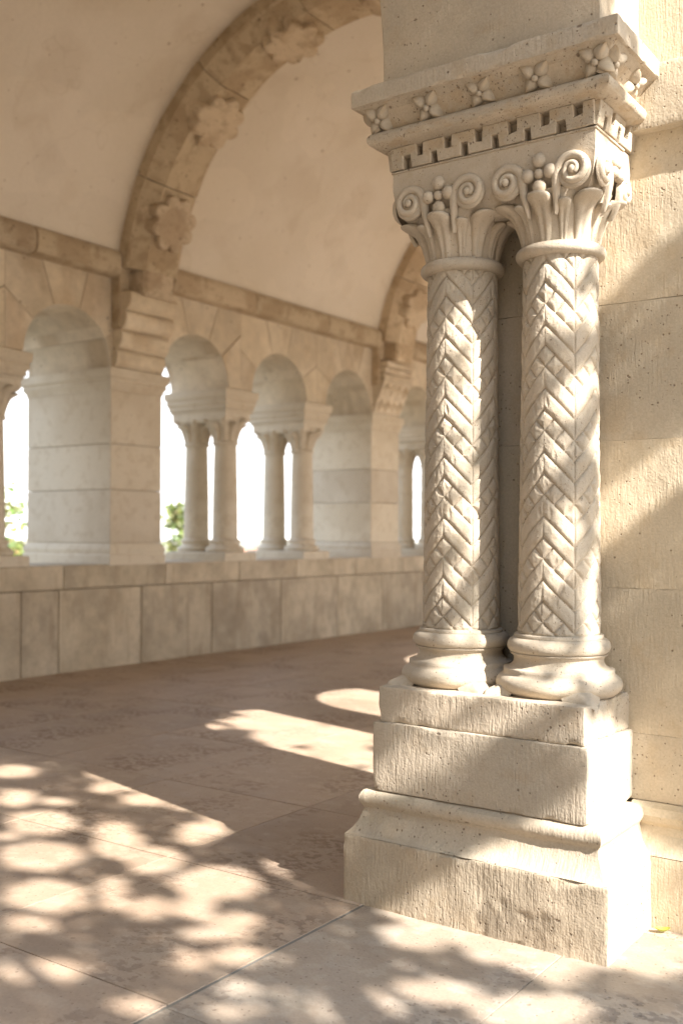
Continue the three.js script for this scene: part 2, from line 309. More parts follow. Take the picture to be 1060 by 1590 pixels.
// stepped plinth
const mTooledPatch = mTooledA.clone(); mTooledPatch.vertexColors = true;
{
  const t = thing('stepped_plinth', 'stepped limestone plinth under the two carved chevron columns, chipped at its corners', 'plinth');
  const bb = obj('base_block', wornBox(PX - 0.489, PX + 0.489, -0.02, 0.236, WZ - 0.04, -3.0, { r: 0.006, chip: 0.075, step: 0.008, s: 3, wob: 0.005 }), mTooledPatch, t);
  { const p = bb.geometry.attributes.position, c = new Float32Array(p.count * 3); for (let i = 0; i < p.count; i++) { const x = p.getX(i), y = p.getY(i), z = p.getZ(i), d = Math.hypot((x + 1.425) / 0.155, (y - 0.055) / 0.085) + 0.6 * n3(x * 11, y * 11, 2) + 0.12 * n3(x * 33, y * 33, 5), k = z > -3.03 ? 1 - ss(0.6, 1.0, d) : 0, q = 0.75 + 0.25 * n3(x * 25, y * 25, 9); if (k > 0) p.setZ(i, z - k * (0.004 + 0.0025 * n3(x * 35, y * 35, 1))); c[i * 3] = 1 - 0.40 * k * q; c[i * 3 + 1] = 1 - 0.41 * k * q; c[i * 3 + 2] = 1 - 0.42 * k * q; } bb.geometry.setAttribute('color', new THREE.BufferAttribute(c, 3)); bb.geometry.computeVertexNormals(); bb.geometry = boxUV(toCreasedNormals(bb.geometry, 0.6)); }
  const prof = [[-0.004, 0.236], [-0.012, 0.243], [-0.026, 0.258], [-0.04, 0.28], [-0.05, 0.305], [-0.054, 0.325], [-0.05, 0.334], [-0.043, 0.341], [-0.0385, 0.352], [-0.038, 0.365], [-0.042, 0.378], [-0.052, 0.388], [-0.066, 0.393], [-0.1, 0.396]];
  obj('base_moulding', ringSweep(PX - 0.489, PX + 0.489, WZ - 0.04, -3.0, prof, { step: 0.010, wear: 0.003, s: 11, crease: 0.8 }), mTooled2, t);
  obj('middle_block', wornBox(PX - 0.398, PX + 0.398, 0.394, 0.637, WZ - 0.04, -3.052, { r: 0.004, chip: 0.04, step: 0.008, s: 21, wob: 0.004 }), mTooled, t);
  obj('upper_block', wornBox(PX - 0.384, PX + 0.384, 0.637, 0.762, WZ - 0.04, -3.064, { r: 0.005, chip: 0.055, step: 0.007, s: 37, wob: 0.004 }), mTooledB, t);
}
// carved shaft: zigzag of two rolls and one row of pillow squares
function shaftGeo() {
  const NU = 360, NV = 720, y0 = 0.962, y1 = 2.262, pos = new Float32Array((NU + 1) * (NV + 1) * 3), uv = new Float32Array((NU + 1) * (NV + 1) * 2), idx = [];
  const BH = 0.0712, A = 0.107;
  for (let j = 0; j <= NV; j++) for (let i = 0; i <= NU; i++) {
    const th = i / NU * Math.PI * 2, v = j / NV, y = y0 + (y1 - y0) * v, R0 = 0.1415 - 0.0135 * v;
    const ph = th / (Math.PI / 2), t = Math.abs(ph - Math.round(ph)) * 2, wob = 0.004 * n3(Math.sin(th) * 2, y * 5, Math.cos(th) * 2);
    const c = (y + wob + A * t - 1.01) / BH, k = Math.floor(c), f = c - k, row = ((k % 3) + 3) % 3;
    const ex = Math.abs(2 * f - 1); let h;
    if (row !== 0) h = Math.pow(Math.max(0, 1 - Math.pow(ex, 4.2)), 0.7);
    else {
      const c2 = (y + wob - A * t - 1.01) / BH, g = c2 - Math.floor(c2), m = Math.max(ex, Math.abs(2 * g - 1));
      h = 0.97 * Math.pow(Math.max(0, 1 - Math.pow(m, 3.0)), 0.75);
    }
    const crest = 1 - (row ? 0.10 * (1 - ss(0, 0.04, t)) : 0), vale = 1 - 0.45 * (1 - ss(0, 0.04, 1 - t));
    h *= crest * vale * (0.93 + 0.16 * n3(Math.sin(th) * 3 + 9, y * 7, Math.cos(th) * 3));
    const end = ss(0, 0.012, y - y0) * ss(0, 0.012, y1 - y), wear = 0.0012 * n3(Math.sin(th) * 9, y * 30, Math.cos(th) * 9) + 0.0007 * n3(Math.sin(th) * 22, y * 120, Math.cos(th) * 22);
    const chipN = n3(Math.sin(th) * 5 + 3, y * 11, Math.cos(th) * 5), r = R0 - 0.012 + 0.012 * (h * end * (1 - 0.25 * ss(0.36, 0.6, chipN)) + (1 - end) * 0.5) + wear, q = j * (NU + 1) + i;
    pos[q * 3] = r * Math.sin(th); pos[q * 3 + 1] = y; pos[q * 3 + 2] = r * Math.cos(th);
    uv[q * 2] = th * 0.13; uv[q * 2 + 1] = y;
    if (i < NU && j < NV) { const a = q, b = q + 1, d = q + NU + 1, e = d + 1; idx.push(a, b, e, a, e, d); }
  }
  const g = new THREE.BufferGeometry();
  g.setAttribute('position', new THREE.BufferAttribute(pos, 3)); g.setAttribute('uv', new THREE.BufferAttribute(uv, 2)); g.setIndex(idx); g.computeVertexNormals();
  return g;
}
const baseLow = [[0, 0.76], [0.19, 0.76], ...arcPts(0.166, 0.797, 0.037, -62, 62, 14).map(([x, y]) => [0.166 + (x - 0.166) * 1.3, y]), [0.187, 0.838], [0.187, 0.848], [0.18, 0.8505], [0.172, 0.853]];
const baseScotia = [[0.18, 0.849], [0.168, 0.853], [0.157, 0.862], [0.151, 0.874], [0.152, 0.886], [0.157, 0.893], [0.164, 0.896], [0.164, 0.901]];
const baseTop = [[0.15, 0.898], ...arcPts(0.147, 0.925, 0.0275, -80, 84, 12), [0.151, 0.953], [0.151, 0.962], [0.146, 0.9655], [0.128, 0.966]];
// corner leaf that runs from the torus down to the slab corner
function spurGeo(turn) {
  const NU = 18, NV = 16, pos = [], idx = [];
  for (let i = 0; i <= NU; i++) for (let j = 0; j <= NV; j++) {
    const u = i / NU, v = j / NV * 2 - 1, rad = 0.15 + 0.125 * u, w = 0.078 * Math.pow(1 - 0.86 * u, 0.75) + 0.006, a = Math.abs(v);
    const over = u < 0.45 ? 0.838 - 0.05 * Math.pow(u / 0.45, 2.2) : 0.788 - 0.029 * Math.pow((u - 0.45) / 0.55, 0.8), edge = 0.05 * Math.pow(a, 4), fold = 0.007 * Math.exp(-v * v / 0.03) * (1 - u);
    const y = Math.max(0.755, over + 0.007 - edge - fold + 0.005 * (1 - a) + 0.004 * n3(u * 4, v * 3, turn)) - (u > 0.93 ? (u - 0.93) * 0.3 : 0);
    pos.push(v * w, y, rad);
    if (i && j) { const q = (i - 1) * (NV + 1) + j - 1, r = q + NV + 1; idx.push(q, r, r + 1, q, r + 1, q + 1); }
  }
  const g = new THREE.BufferGeometry(); g.setAttribute('position', new THREE.Float32BufferAttribute(pos, 3)); g.setIndex(idx); g.rotateY(turn); g.computeVertexNormals();
  return g;
}
function ballUV(g) { const p = g.attributes.position, uv = new Float32Array(p.count * 2); for (let i = 0; i < p.count; i++) { uv[i * 2] = p.getX(i) + p.getZ(i); uv[i * 2 + 1] = p.getY(i) + 0.3 * p.getZ(i); } g.setAttribute('uv', new THREE.BufferAttribute(uv, 2)); return g; }
{
  const sg = shaftGeo(), L = { low: lathe(baseLow, 0, 0, 0, 72), sc: lathe(baseScotia, 0, 0, 0, 64), top: lathe(baseTop, 0, 0, 0, 72), neck: lathe([[0.118, 2.236], [0.131, 2.237], ...arcPts(0.131, 2.259, 0.0215, -85, 85, 12), [0.131, 2.281], [0.118, 2.282]], 0, 0, 0, 72) };
  const names = ['chevron carved limestone column at the inner end of the plinth, half shaded by its twin', 'chevron carved limestone column at the sunlit outer corner of the plinth'];
  [-1, 1].forEach((s, i) => {
    const t = thing('chevron_column', names[i], 'column', 'pair of chevron carved columns');
    t.position.set(PX + s * DX, 0, PZ);
    const b = obj('base_torus', L.low, mCarved, t);
    for (const a of [-1, 1]) obj('corner_spur', ballUV(spurGeo(a * Math.PI * 0.25)), mCarved, b);
    obj('base_scotia', L.sc, mCarved, t); obj('upper_torus', L.top, mCarved, t);
    obj('shaft', sg, mCarved, t); obj('neck_ring', L.neck, mCarved, t);
    for (const c of b.children) c.position.set(0, 0, 0);
  });
}
// double capital: two leafy bells under one block with volutes and berries
const bell = (y) => 0.124 + 0.07 * Math.pow(clamp((y - 2.28) / 0.19, 0, 1.2), 1.7);
function tongue(th, wid, y1, thick, tip, x0, z0 = PZ, yb = 2.278, bellF = bell, NU = 12, NV = 20, rr = 0.16) {
  const pos = [], idx = [], uv = [];
  for (let j = 0; j <= NV; j++) for (let i = 0; i <= NU; i++) {
    const u = i / NU * 2 - 1, v = j / NV, y = yb + (y1 - yb) * (1 - Math.pow(1 - v, 1.25));
    const w = wid * (0.62 + 0.45 * v) * (v > 0.72 ? Math.sqrt(Math.max(0, 1 - Math.pow((v - 0.72) / 0.28, 2))) : 1);
    const cush = Math.pow(Math.max(0, 1 - u * u), 0.5), groove = 0.35 * Math.exp(-u * u / 0.05) * (1 - ss(0.6, 0.85, v));
    const r = bellF(y) - 0.006 + thick * (cush - groove) * (0.55 + 0.6 * v) * (v > 0.9 ? 1 - 0.5 * (v - 0.9) / 0.1 : 1) + tip * Math.exp(-Math.pow((v - 0.86) / 0.16, 2)) * (0.5 + 0.5 * cush);
    const a = th + u * w / rr;
    pos.push(x0 + r * Math.sin(a), y, z0 + r * Math.cos(a)); uv.push(a * rr + x0, y);
    if (i < NU && j < NV) { const q = j * (NU + 1) + i; idx.push(q, q + 1, q + NU + 2, q, q + NU + 2, q + NU + 1); }
  }
  const g = new THREE.BufferGeometry(); g.setAttribute('position', new THREE.Float32BufferAttribute(pos, 3)); g.setAttribute('uv', new THREE.Float32BufferAttribute(uv, 2)); g.setIndex(idx); g.computeVertexNormals();
  return g;
}
// scroll relief in a local plane: x along the face, y up, z out of the face. dir = +1 curls to the left end
function scroll(cx, cy, R0, dir, stemX, stemY) {
  const pts = [], NS = 16, NT = 96;
  for (let i = 0; i <= NS; i++) { const t = i / NS, e = 1 - Math.pow(1 - t, 1.4); pts.push([stemX + (dir * R0 - stemX) * e, stemY + (0 - stemY) * t, 0.002 + 0.015 * Math.pow(t, 0.6), -0.03 * (1 - t) * (1 - t)]); }
  for (let i = 1; i <= NT; i++) { const t = i / NT, a = t * Math.PI * 2 * 1.62, r = R0 * (1 - 0.80 * Math.pow(t, 0.85)); pts.push([dir * r * Math.cos(a), r * Math.sin(a), 0.016 - 0.0065 * t]); }
  const pos = [], idx = [], uv = [], K = 8, n = pts.length;
  for (let i = 0; i < n; i++) {
    const A = pts[Math.max(0, i - 1)], B = pts[Math.min(n - 1, i + 1)], tx = B[0] - A[0], ty = B[1] - A[1], l = Math.hypot(tx, ty) || 1, nx = -ty / l, ny = tx / l, w = pts[i][2];
    for (let k = 0; k <= K; k++) { const a = k / K * Math.PI, o = Math.cos(a) * w, h = 0.002 + Math.pow(Math.sin(a), 0.6) * 0.024 * (0.75 + 0.25 * i / n); pos.push(cx + pts[i][0] + nx * o, cy + pts[i][1] + ny * o, h - 0.004 + (pts[i][3] ?? 0)); uv.push(i * 0.004, k * 0.006); }
    if (i) for (let k = 0; k < K; k++) { const q = (i - 1) * (K + 1) + k; idx.push(q, q + K + 1, q + K + 2, q, q + K + 2, q + 1); }
  }
  const g = new THREE.BufferGeometry(); g.setAttribute('position', new THREE.Float32BufferAttribute(pos, 3)); g.setAttribute('uv', new THREE.Float32BufferAttribute(uv, 2)); g.setIndex(idx); g.computeVertexNormals();
  const disc = lathe([[0.0, 0.008], [R0 * 0.9, 0.008], [R0 * 1.0, 0.0], [R0 * 1.0, -0.004]].reverse(), 0, 0, 0, 28).rotateX(Math.PI / 2).translate(cx, cy, 0);
  const eye = new THREE.SphereGeometry(0.0135, 16, 12).scale(1, 1, 0.9).translate(cx, cy, 0.014);
  return join([g, ballUV(disc), ballUV(eye)]);
}
const CF = -3.142, CX0 = PX - 0.381, CX1 = PX + 0.381;                // capital block front and ends
const onFront = new THREE.Matrix4().makeTranslation(PX, 0, CF), onRight = new THREE.Matrix4().makeRotationY(Math.PI / 2).premultiply(new THREE.Matrix4().makeTranslation(CX1, 0, CF)), onLeft = new THREE.Matrix4().makeRotationY(-Math.PI / 2).premultiply(new THREE.Matrix4().makeTranslation(CX0, 0, CF));
{
  const t = thing('double_capital', 'double leaf capital with scrolls and berry clusters over the chevron columns', 'capital');
  // block: waisted below so that it grows out of the two bells
  const prof = [[-0.075, 2.405], [-0.05, 2.418], [-0.03, 2.44], [-0.014, 2.47], [-0.005, 2.505], [0, 2.54], [0, 2.604]];
  obj('capital_block', ringSweep(CX0, CX1, WZ - 0.04, CF, prof, { step: 0.02, wear: 0.0015, s: 5, crease: 0.8 }), mCarved, t);
  for (const s of [-1, 1]) {
    const x0 = PX + s * DX;
    obj('bell', lathe([[0.12, 2.26], ...Array.from({ length: 14 }, (_, i) => { const y = 2.278 + i * 0.0125; return [bell(y), y]; })], x0, 0, PZ, 56), mCarved, t);
    // leaves: tall ones under the berries and corners, short ones between
    const spec = [[0, 0.042, 2.432, 0.03, 0.026], [0.47, 0.027, 2.408, 0.024, 0.018], [-0.47, 0.027, 2.408, 0.024, 0.018], [0.92, 0.044, 2.43, 0.03, 0.036], [-0.92, 0.044, 2.43, 0.03, 0.036], [1.4, 0.027, 2.405, 0.024, 0.018], [-1.4, 0.027, 2.405, 0.024, 0.018], [1.85, 0.042, 2.43, 0.03, 0.028], [-1.85, 0.042, 2.43, 0.03, 0.028]];
    for (const [th, w, y1, k, tip] of spec) obj('leaf', tongue(th, w, y1, k, tip, x0), mCarved, t);
    // scrolls curl outwards on both sides of the berries
    for (const d of [-1, 1]) { const g = scroll(s * DX + d * 0.118, 2.482, 0.058, -d, -d * 0.07, -0.125); g.applyMatrix4(onFront); obj('scroll', g, mCarved, t); }
    const ber = [[0, 0.042, 0.0235], [-0.04, -0.003, 0.0225], [0.04, 0.001, 0.0225], [0.002, -0.046, 0.0235], [0, -0.002, 0.0165]];
    for (const [bx, by, br] of ber) { const g = ballUV(new THREE.SphereGeometry(br, 22, 16).scale(1, 1.05, 0.9).translate(s * DX + bx, 2.492 + by, 0.006)); g.applyMatrix4(onFront); obj('berry', g, mCarved, t); }
  }
  for (const [m, f] of [[onRight, 1], [onLeft, -1]]) {
    const a = scroll(f * 0.064, 2.482, 0.05, f, f * 0.06, -0.115); a.applyMatrix4(m); obj('scroll', a, mCarved, t);
    const b = scroll(f * 0.25, 2.462, 0.044, -f, -f * 0.055, -0.105); b.applyMatrix4(m); obj('scroll', b, mCarved, t);
    for (const [bx, by, br] of [[0, 0.034, 0.02], [-0.03, 0, 0.019], [0.03, 0, 0.019]]) { const g = ballUV(new THREE.SphereGeometry(br, 18, 14).translate(f * 0.158 + bx, 2.495 + by, 0.01)); g.applyMatrix4(m); obj('berry', g, mCarved, t); }
  }
}
// impost: meander band, roll, hollow with star flowers, flat slab
{
  const t = thing('impost_block', 'projecting carved impost with star flowers and a meander band above the double capital', 'impost');
  const X0 = PX - 0.494, X1 = PX + 0.494, Z0 = WZ - 0.04, Z1 = -3.03;
  obj('meander_band', ringSweep(X0, X1, Z0, Z1, [[-0.118, 2.6], [-0.108, 2.602], [-0.108, 2.608], [-0.148, 2.612], [-0.135, 2.688]], { step: 0.02, wear: 0.001 }), mPitted, t);
  obj('roll_moulding', ringSweep(X0, X1, Z0, Z1, [[-0.112, 2.686], [-0.094, 2.688], [-0.07, 2.694], ...Array.from({ length: 9 }, (_, i) => { const a = (-70 + i * 17) * Math.PI / 180; return [-0.068 + 0.026 * Math.cos(a), 2.72 + 0.026 * Math.sin(a)]; }), [-0.072, 2.75], [-0.09, 2.752]], { step: 0.015, wear: 0.0025, s: 8, crease: 0.9 }), mPitted, t);
  obj('flower_hollow', ringSweep(X0, X1, Z0, Z1, [[-0.092, 2.75], [-0.082, 2.758], [-0.072, 2.772], [-0.06, 2.79], [-0.044, 2.81], [-0.022, 2.824], [-0.012, 2.831]], { step: 0.015, wear: 0.0025, s: 18, crease: 0.9 }), mPitted, t);
  obj('abacus', wornBox(X0, X1, 2.829, 2.892, Z0, Z1, { r: 0.003, chip: 0.04, step: 0.007, s: 51, wob: 0.003 }), mTooled, t);
  // star flowers on the sloping hollow
  const petal = (() => {
    const NU = 10, NV = 10, pos = [], idx = [];
    for (let i = 0; i <= NU; i++) for (let j = 0; j <= NV; j++) {
      const u = i / NU, v = j / NV * 2 - 1, w = 0.026 * Math.pow(Math.sin(Math.PI * Math.pow(u, 0.62)), 0.8), a = Math.abs(v);
      pos.push(0.004 + 0.06 * u, v * w, -0.012 + (0.03 + 0.006 * u) * Math.pow(Math.max(0, 1 - Math.pow(a, 1.5)), 0.6) * Math.pow(Math.sin(Math.PI * Math.pow(clamp(u, 0.02, 0.99), 0.8)), 0.35) + 0.002 * n3(u * 6, v * 3, 1));
      if (i && j) { const q = (i - 1) * (NV + 1) + j - 1, r = q + NV + 1; idx.push(q, r, r + 1, q, r + 1, q + 1); }
    }
    const g = new THREE.BufferGeometry(); g.setAttribute('position', new THREE.Float32BufferAttribute(pos, 3)); g.setIndex(idx); g.computeVertexNormals(); return ballUV(g);
  })();
  const flowerGeo = join([...[0, 1, 2, 3].map((k) => petal.clone().rotateZ((45 + 90 * k) * Math.PI / 180)), ballUV(new THREE.SphereGeometry(0.011, 14, 10).translate(0, 0, 0.012))]);
  const place = (x, y, z, ry, sc) => { const m = obj('star_flower', flowerGeo, mPitted, t); m.rotation.order = 'YXZ'; m.position.set(x, y, z); m.rotation.set(0.62, ry, R(-0.12, 0.12)); m.scale.set(sc * R(0.9, 1.12), sc * R(0.9, 1.1), sc * R(0.85, 1.15)); };
  for (let i = 0; i < 5; i++) place(PX - 0.405 + i * 0.2025, 2.786, Z1 - 0.052, 0, R(0.95, 1.08));
  for (let i = 0; i < 2; i++) { place(X1 - 0.052, 2.786, Z1 - 0.1 - i * 0.19, Math.PI / 2, 1.02); place(X0 + 0.052, 2.786, Z1 - 0.1 - i * 0.19, -Math.PI / 2, 1.02); }
  // meander: one raised band per face, notched from above and below in turn
  const lean = 0.013 / 0.078;
  const meander = (len, side) => {
    const H = 0.076, U = 0.118, nw = 0.03, P = [[0, 0]];
    for (let x = 0.045; x < len - 0.05; x += U) { const d = R(0.034, 0.046), w = nw * R(0.85, 1.25), k = R(-0.004, 0.004); P.push([x + k, 0], [x + k + 0.003, d], [x + k + w - 0.002, d], [x + k + w, 0]); }
    P.push([len, 0], [len, H]);
    const top = []; for (let x = 0.045 + U / 2; x < len - 0.04; x += U) { const d = R(0.036, 0.048), w = nw * R(0.85, 1.25), k = R(-0.004, 0.004); top.push([x + k, H], [x + k + 0.002, H - d], [x + k + w - 0.003, H - d + R(-0.006, 0.006)], [x + k + w, H]); }
    P.push(...top.reverse(), [0, H]);
    const g = new THREE.ExtrudeGeometry(new THREE.Shape(P.map((p) => new THREE.Vector2(p[0], p[1]))), { depth: 0.03, bevelEnabled: true, bevelThickness: 0.004, bevelSize: 0.003, bevelOffset: -0.003, bevelSegments: 2 });
    g.deleteAttribute('uv'); const p = g.attributes.position;
    for (let i = 0; i < p.count; i++) { const y = p.getY(i); p.setXYZ(i, p.getX(i), y + 2.6115, p.getZ(i) + y * lean - 0.137 + (p.getZ(i) > 0.02 ? 0.003 * n3(p.getX(i) * 40, y * 40, 3) : 0)); }
    if (side === 0) g.translate(PX - len / 2, 0, Z1); else if (side === 1) g.rotateY(Math.PI / 2).translate(X1, 0, Z1 - 0.106); else g.rotateY(-Math.PI / 2).translate(X0, 0, Z1 - 0.106 - len);
    obj('meander_relief', boxUV(g), mPitted, t);
  };
  meander(0.764, 0); meander(0.33, 1); meander(0.33, 2);
}
// jamb wall behind the shafts, standing out into the courtyard as a buttress
const RX = -0.6, JL = -2.0;
{
  const t = thing('jamb_wall', 'rough tooled yellowish stone wall behind and beside the chevron columns', 'wall');
  const ys = [0.4, 0.625, 1.12, 1.63, 2.105, 2.672];
  for (let i = 0; i + 1 < ys.length; i++) obj('stone_block', wornBox(JL, RX, ys[i], ys[i + 1] + 0.0004, -4.1, WZ + [0.001, 0, 0.0006, -0.0003, 0.0003][i], { r: 0.0006, chip: 0.010, step: 0.014, s: 60 + i * 9, wob: 0.003 }), mWall[i % 3], t);
  obj('core', boxUV(new THREE.BoxGeometry(RX - JL - 0.05, 6.3, 0.58).translate((RX + JL) / 2, 3.15, -3.78)), mWall[1], t);
  const b = obj('wall_base', wornBox(PX + 0.45, RX, -0.02, 0.235, -4.1, -3.392, { r: 0.006, chip: 0.03, step: 0.014, s: 91 }), mWall[1], t);
  obj('base_moulding', prism([[-3.6, 0.236], [-3.394, 0.236], [-3.41, 0.262], [-3.432, 0.30], [-3.437, 0.325], [-3.426, 0.34], [-3.422, 0.36], [-3.43, 0.385], [-3.45, 0.398], [-3.6, 0.4]].map(([z, y]) => [z, y]), 'x', PX + 0.4, RX, 0.003), mWall[2], t);
  obj('string_course', wornBox(PX + 0.36, RX, 2.671, 2.888, -4.1, -3.415, { r: 0.008, chip: 0.03, step: 0.014, s: 77, wob: 0.004 }), mWall[0], t);
  const yu = [2.893, 3.4, 3.9, 4.45, 5.0, 5.6, 6.2];
  for (let i = 0; i + 1 < yu.length; i++) obj('stone_block', cbox(-1.98, RX, yu[i] + 0.0015, yu[i + 1] - 0.0015, -4.1, WZ + 0.004, 0.006), mWall[(i + 1) % 3], t);
}
// entrance arch over the camera's left shoulder, springing from the impost
const AR = 1.83, AZ = -3.115 + AR, AY = 2.896;
{
  const t = thing('entrance_arch', 'wide round stone arch springing from the carved impost', 'arch');
  const N = 13, up = AR + 0.42;
  for (let k = 0; k < N; k++) {
    const a0 = Math.PI * k / N + 0.0012, a1 = Math.PI * (k + 1) / N - 0.0012, P = [], n = 6;
    for (let i = 0; i <= n; i++) { const a = a0 + (a1 - a0) * i / n; P.push([AZ - AR * Math.cos(a), AY + AR * Math.sin(a)]); }
    for (let i = n; i >= 0; i--) { const a = a0 + (a1 - a0) * i / n; P.push([AZ - up * Math.cos(a), AY + up * Math.sin(a)]); }
    obj('voussoir', prism(P, 'x', PX - 0.408, PX + 0.408, 0.004), k % 3 ? mTooled : mTooled2, t);
  }
}
// courtyard front of the gallery: wall over the arch, its far jamb, and the small arcade beyond the buttress
{
  const t = thing('gallery_facade', 'pale stone gallery front with arched openings, beyond the buttress', 'wall');
  const hole = [], c = AR + 0.40; for (let i = 0; i <= 32; i++) { const a = Math.PI * i / 32; hole.push([AZ - c * Math.cos(a), AY + c * Math.sin(a)]); }
  obj('arch_spandrel', prism([[-3.47, AY], ...hole.slice(1, -1).map((p) => p), [AZ + c, AY], [3.4, AY], [3.4, 6.3], [-3.47, 6.3]], 'x', -1.96, -1.27, 0), mWall[0], t);
  obj('arch_jamb', boxUV(new THREE.BoxGeometry(0.98, AY, 0.8).translate(-1.62, AY / 2, AZ + AR + 0.4)), mWall[1], t);
  // far arcade with pairs of round arches
  const P = [[-4.05, 0], [-4.05, 6.3], [-21.6, 6.3], [-21.6, 0]], holes = [];
  const ar = [[-4.235, -5.2], [-5.52, -6.5]]; for (let z = -7.75; z > -20; z -= 1.85) ar.push([z, z - 1.5]);
  for (const [a, b] of ar) { const r = (a - b) / 2, m = (a + b) / 2, spring = r > 0.6 ? 3.0 : 2.63, h = [[a, 0.05], [a, spring]]; for (let i = 1; i < 16; i++) { const q = Math.PI * i / 16; h.push([m + r * Math.cos(q), spring + r * Math.sin(q)]); } h.push([b, spring], [b, 0.05]); holes.push(h); }
  obj('arcade_wall', prism(P, 'x', -1.98, -1.16, 0, holes), mWall[2], t);
  obj('upper_wall', boxUV(new THREE.BoxGeometry(0.66, 2.35, 17.4).translate(-2.3, 5.15, -12.85)), mWall[0], t);
}

// ================================================================ THE FAR ARCADE
const WX = -7.628, XO = -8.52, BAY = 4.575, pierZ = (k) => -6.88 - BAY * k, PWD = 0.69;
const K0 = -2, K1 = 3, ZN = 3.4, ZF = -21.6;
// parapet
{
  const t = thing('parapet_wall', 'low stone parapet of large stained blocks under the far arcade', 'parapet');
  const js = [ZN, 2.4, 1.3, 0.25, -0.9, -1.95, -3.1, -4.2, -5.1, -5.84, -6.26, -7.3, -8.34, -9.54, -10.7, -11.75, -12.8, -13.95, -15.0, -16.1, -17.2, -18.3, -19.4, -20.5, ZF];
  for (let i = 0; i + 1 < js.length; i++) obj('parapet_block', cbox(XO, WX + R(-0.004, 0.003), -0.05, 0.772, js[i + 1] + 0.004, js[i] - 0.004, 0.008), pick(mParapet), t);
  const j2 = [ZN]; while (j2[j2.length - 1] > ZF + 1.5) j2.push(j2[j2.length - 1] - R(0.85, 1.45)); j2.push(ZF);
  for (let i = 0; i + 1 < j2.length; i++) obj('coping_block', cbox(XO - 0.03, WX + R(0.004, 0.010), 0.777, 1.0, j2[i + 1] + 0.003, j2[i] - 0.003, 0.009), pick(mParapet.slice(2)), t);
  obj('core', boxUV(new THREE.BoxGeometry(0.8, 0.94, ZN - ZF - 0.02).translate((WX + XO) / 2, 0.48, (ZN + ZF) / 2)), mMortar, t);
}
// square piers
const pierNames = { '-2': 'hidden square pier of the far arcade behind the camera', '-1': 'square pier of the far arcade out of frame beside the camera', 0: 'broad square stone pier nearest the camera in the far arcade, under rolled corbel', 1: 'square stone pier with diamond cut corbel beyond the two smooth column pairs', 2: 'distant square stone pier hidden past the spiral columns', 3: 'last square stone pier at the gallery end' };
for (let k = K0; k <= K1; k++) {
  const z1 = pierZ(k), z0 = z1 - PWD, t = thing('square_pier', pierNames[k], 'pier', 'square piers of the far arcade'), X0 = -8.9;
  const mm = () => pick(mAshSmooth);
  obj('pier_base', ringSweep(X0, WX, z0, z1, [[0.03, 0.99], [0.03, 1.08], [0.018, 1.10], [0.028, 1.13], [0.024, 1.16], [0.006, 1.185], [0.001, 1.2]], { step: 0.4 }), mm(), t);
  const ys = [1.2, 1.73, 2.18, 2.705];
  for (let i = 0; i < 3; i++) obj('pier_block', cbox(X0, WX, ys[i] + 0.002, ys[i + 1] - 0.002, z0, z1, 0.006), mm(), t);
  obj('pier_capital', ringSweep(X0, WX, z0, z1, [[-0.02, 2.702], [0.002, 2.704], [0.004, 2.72], [0.012, 2.745], [0.03, 2.77], [0.036, 2.79], [0.03, 2.8], [0.034, 2.815], [0.05, 2.83], [0.055, 2.85], [0.055, 2.915], [-0.02, 2.918]], { step: 0.4 }), mm(), t);
}
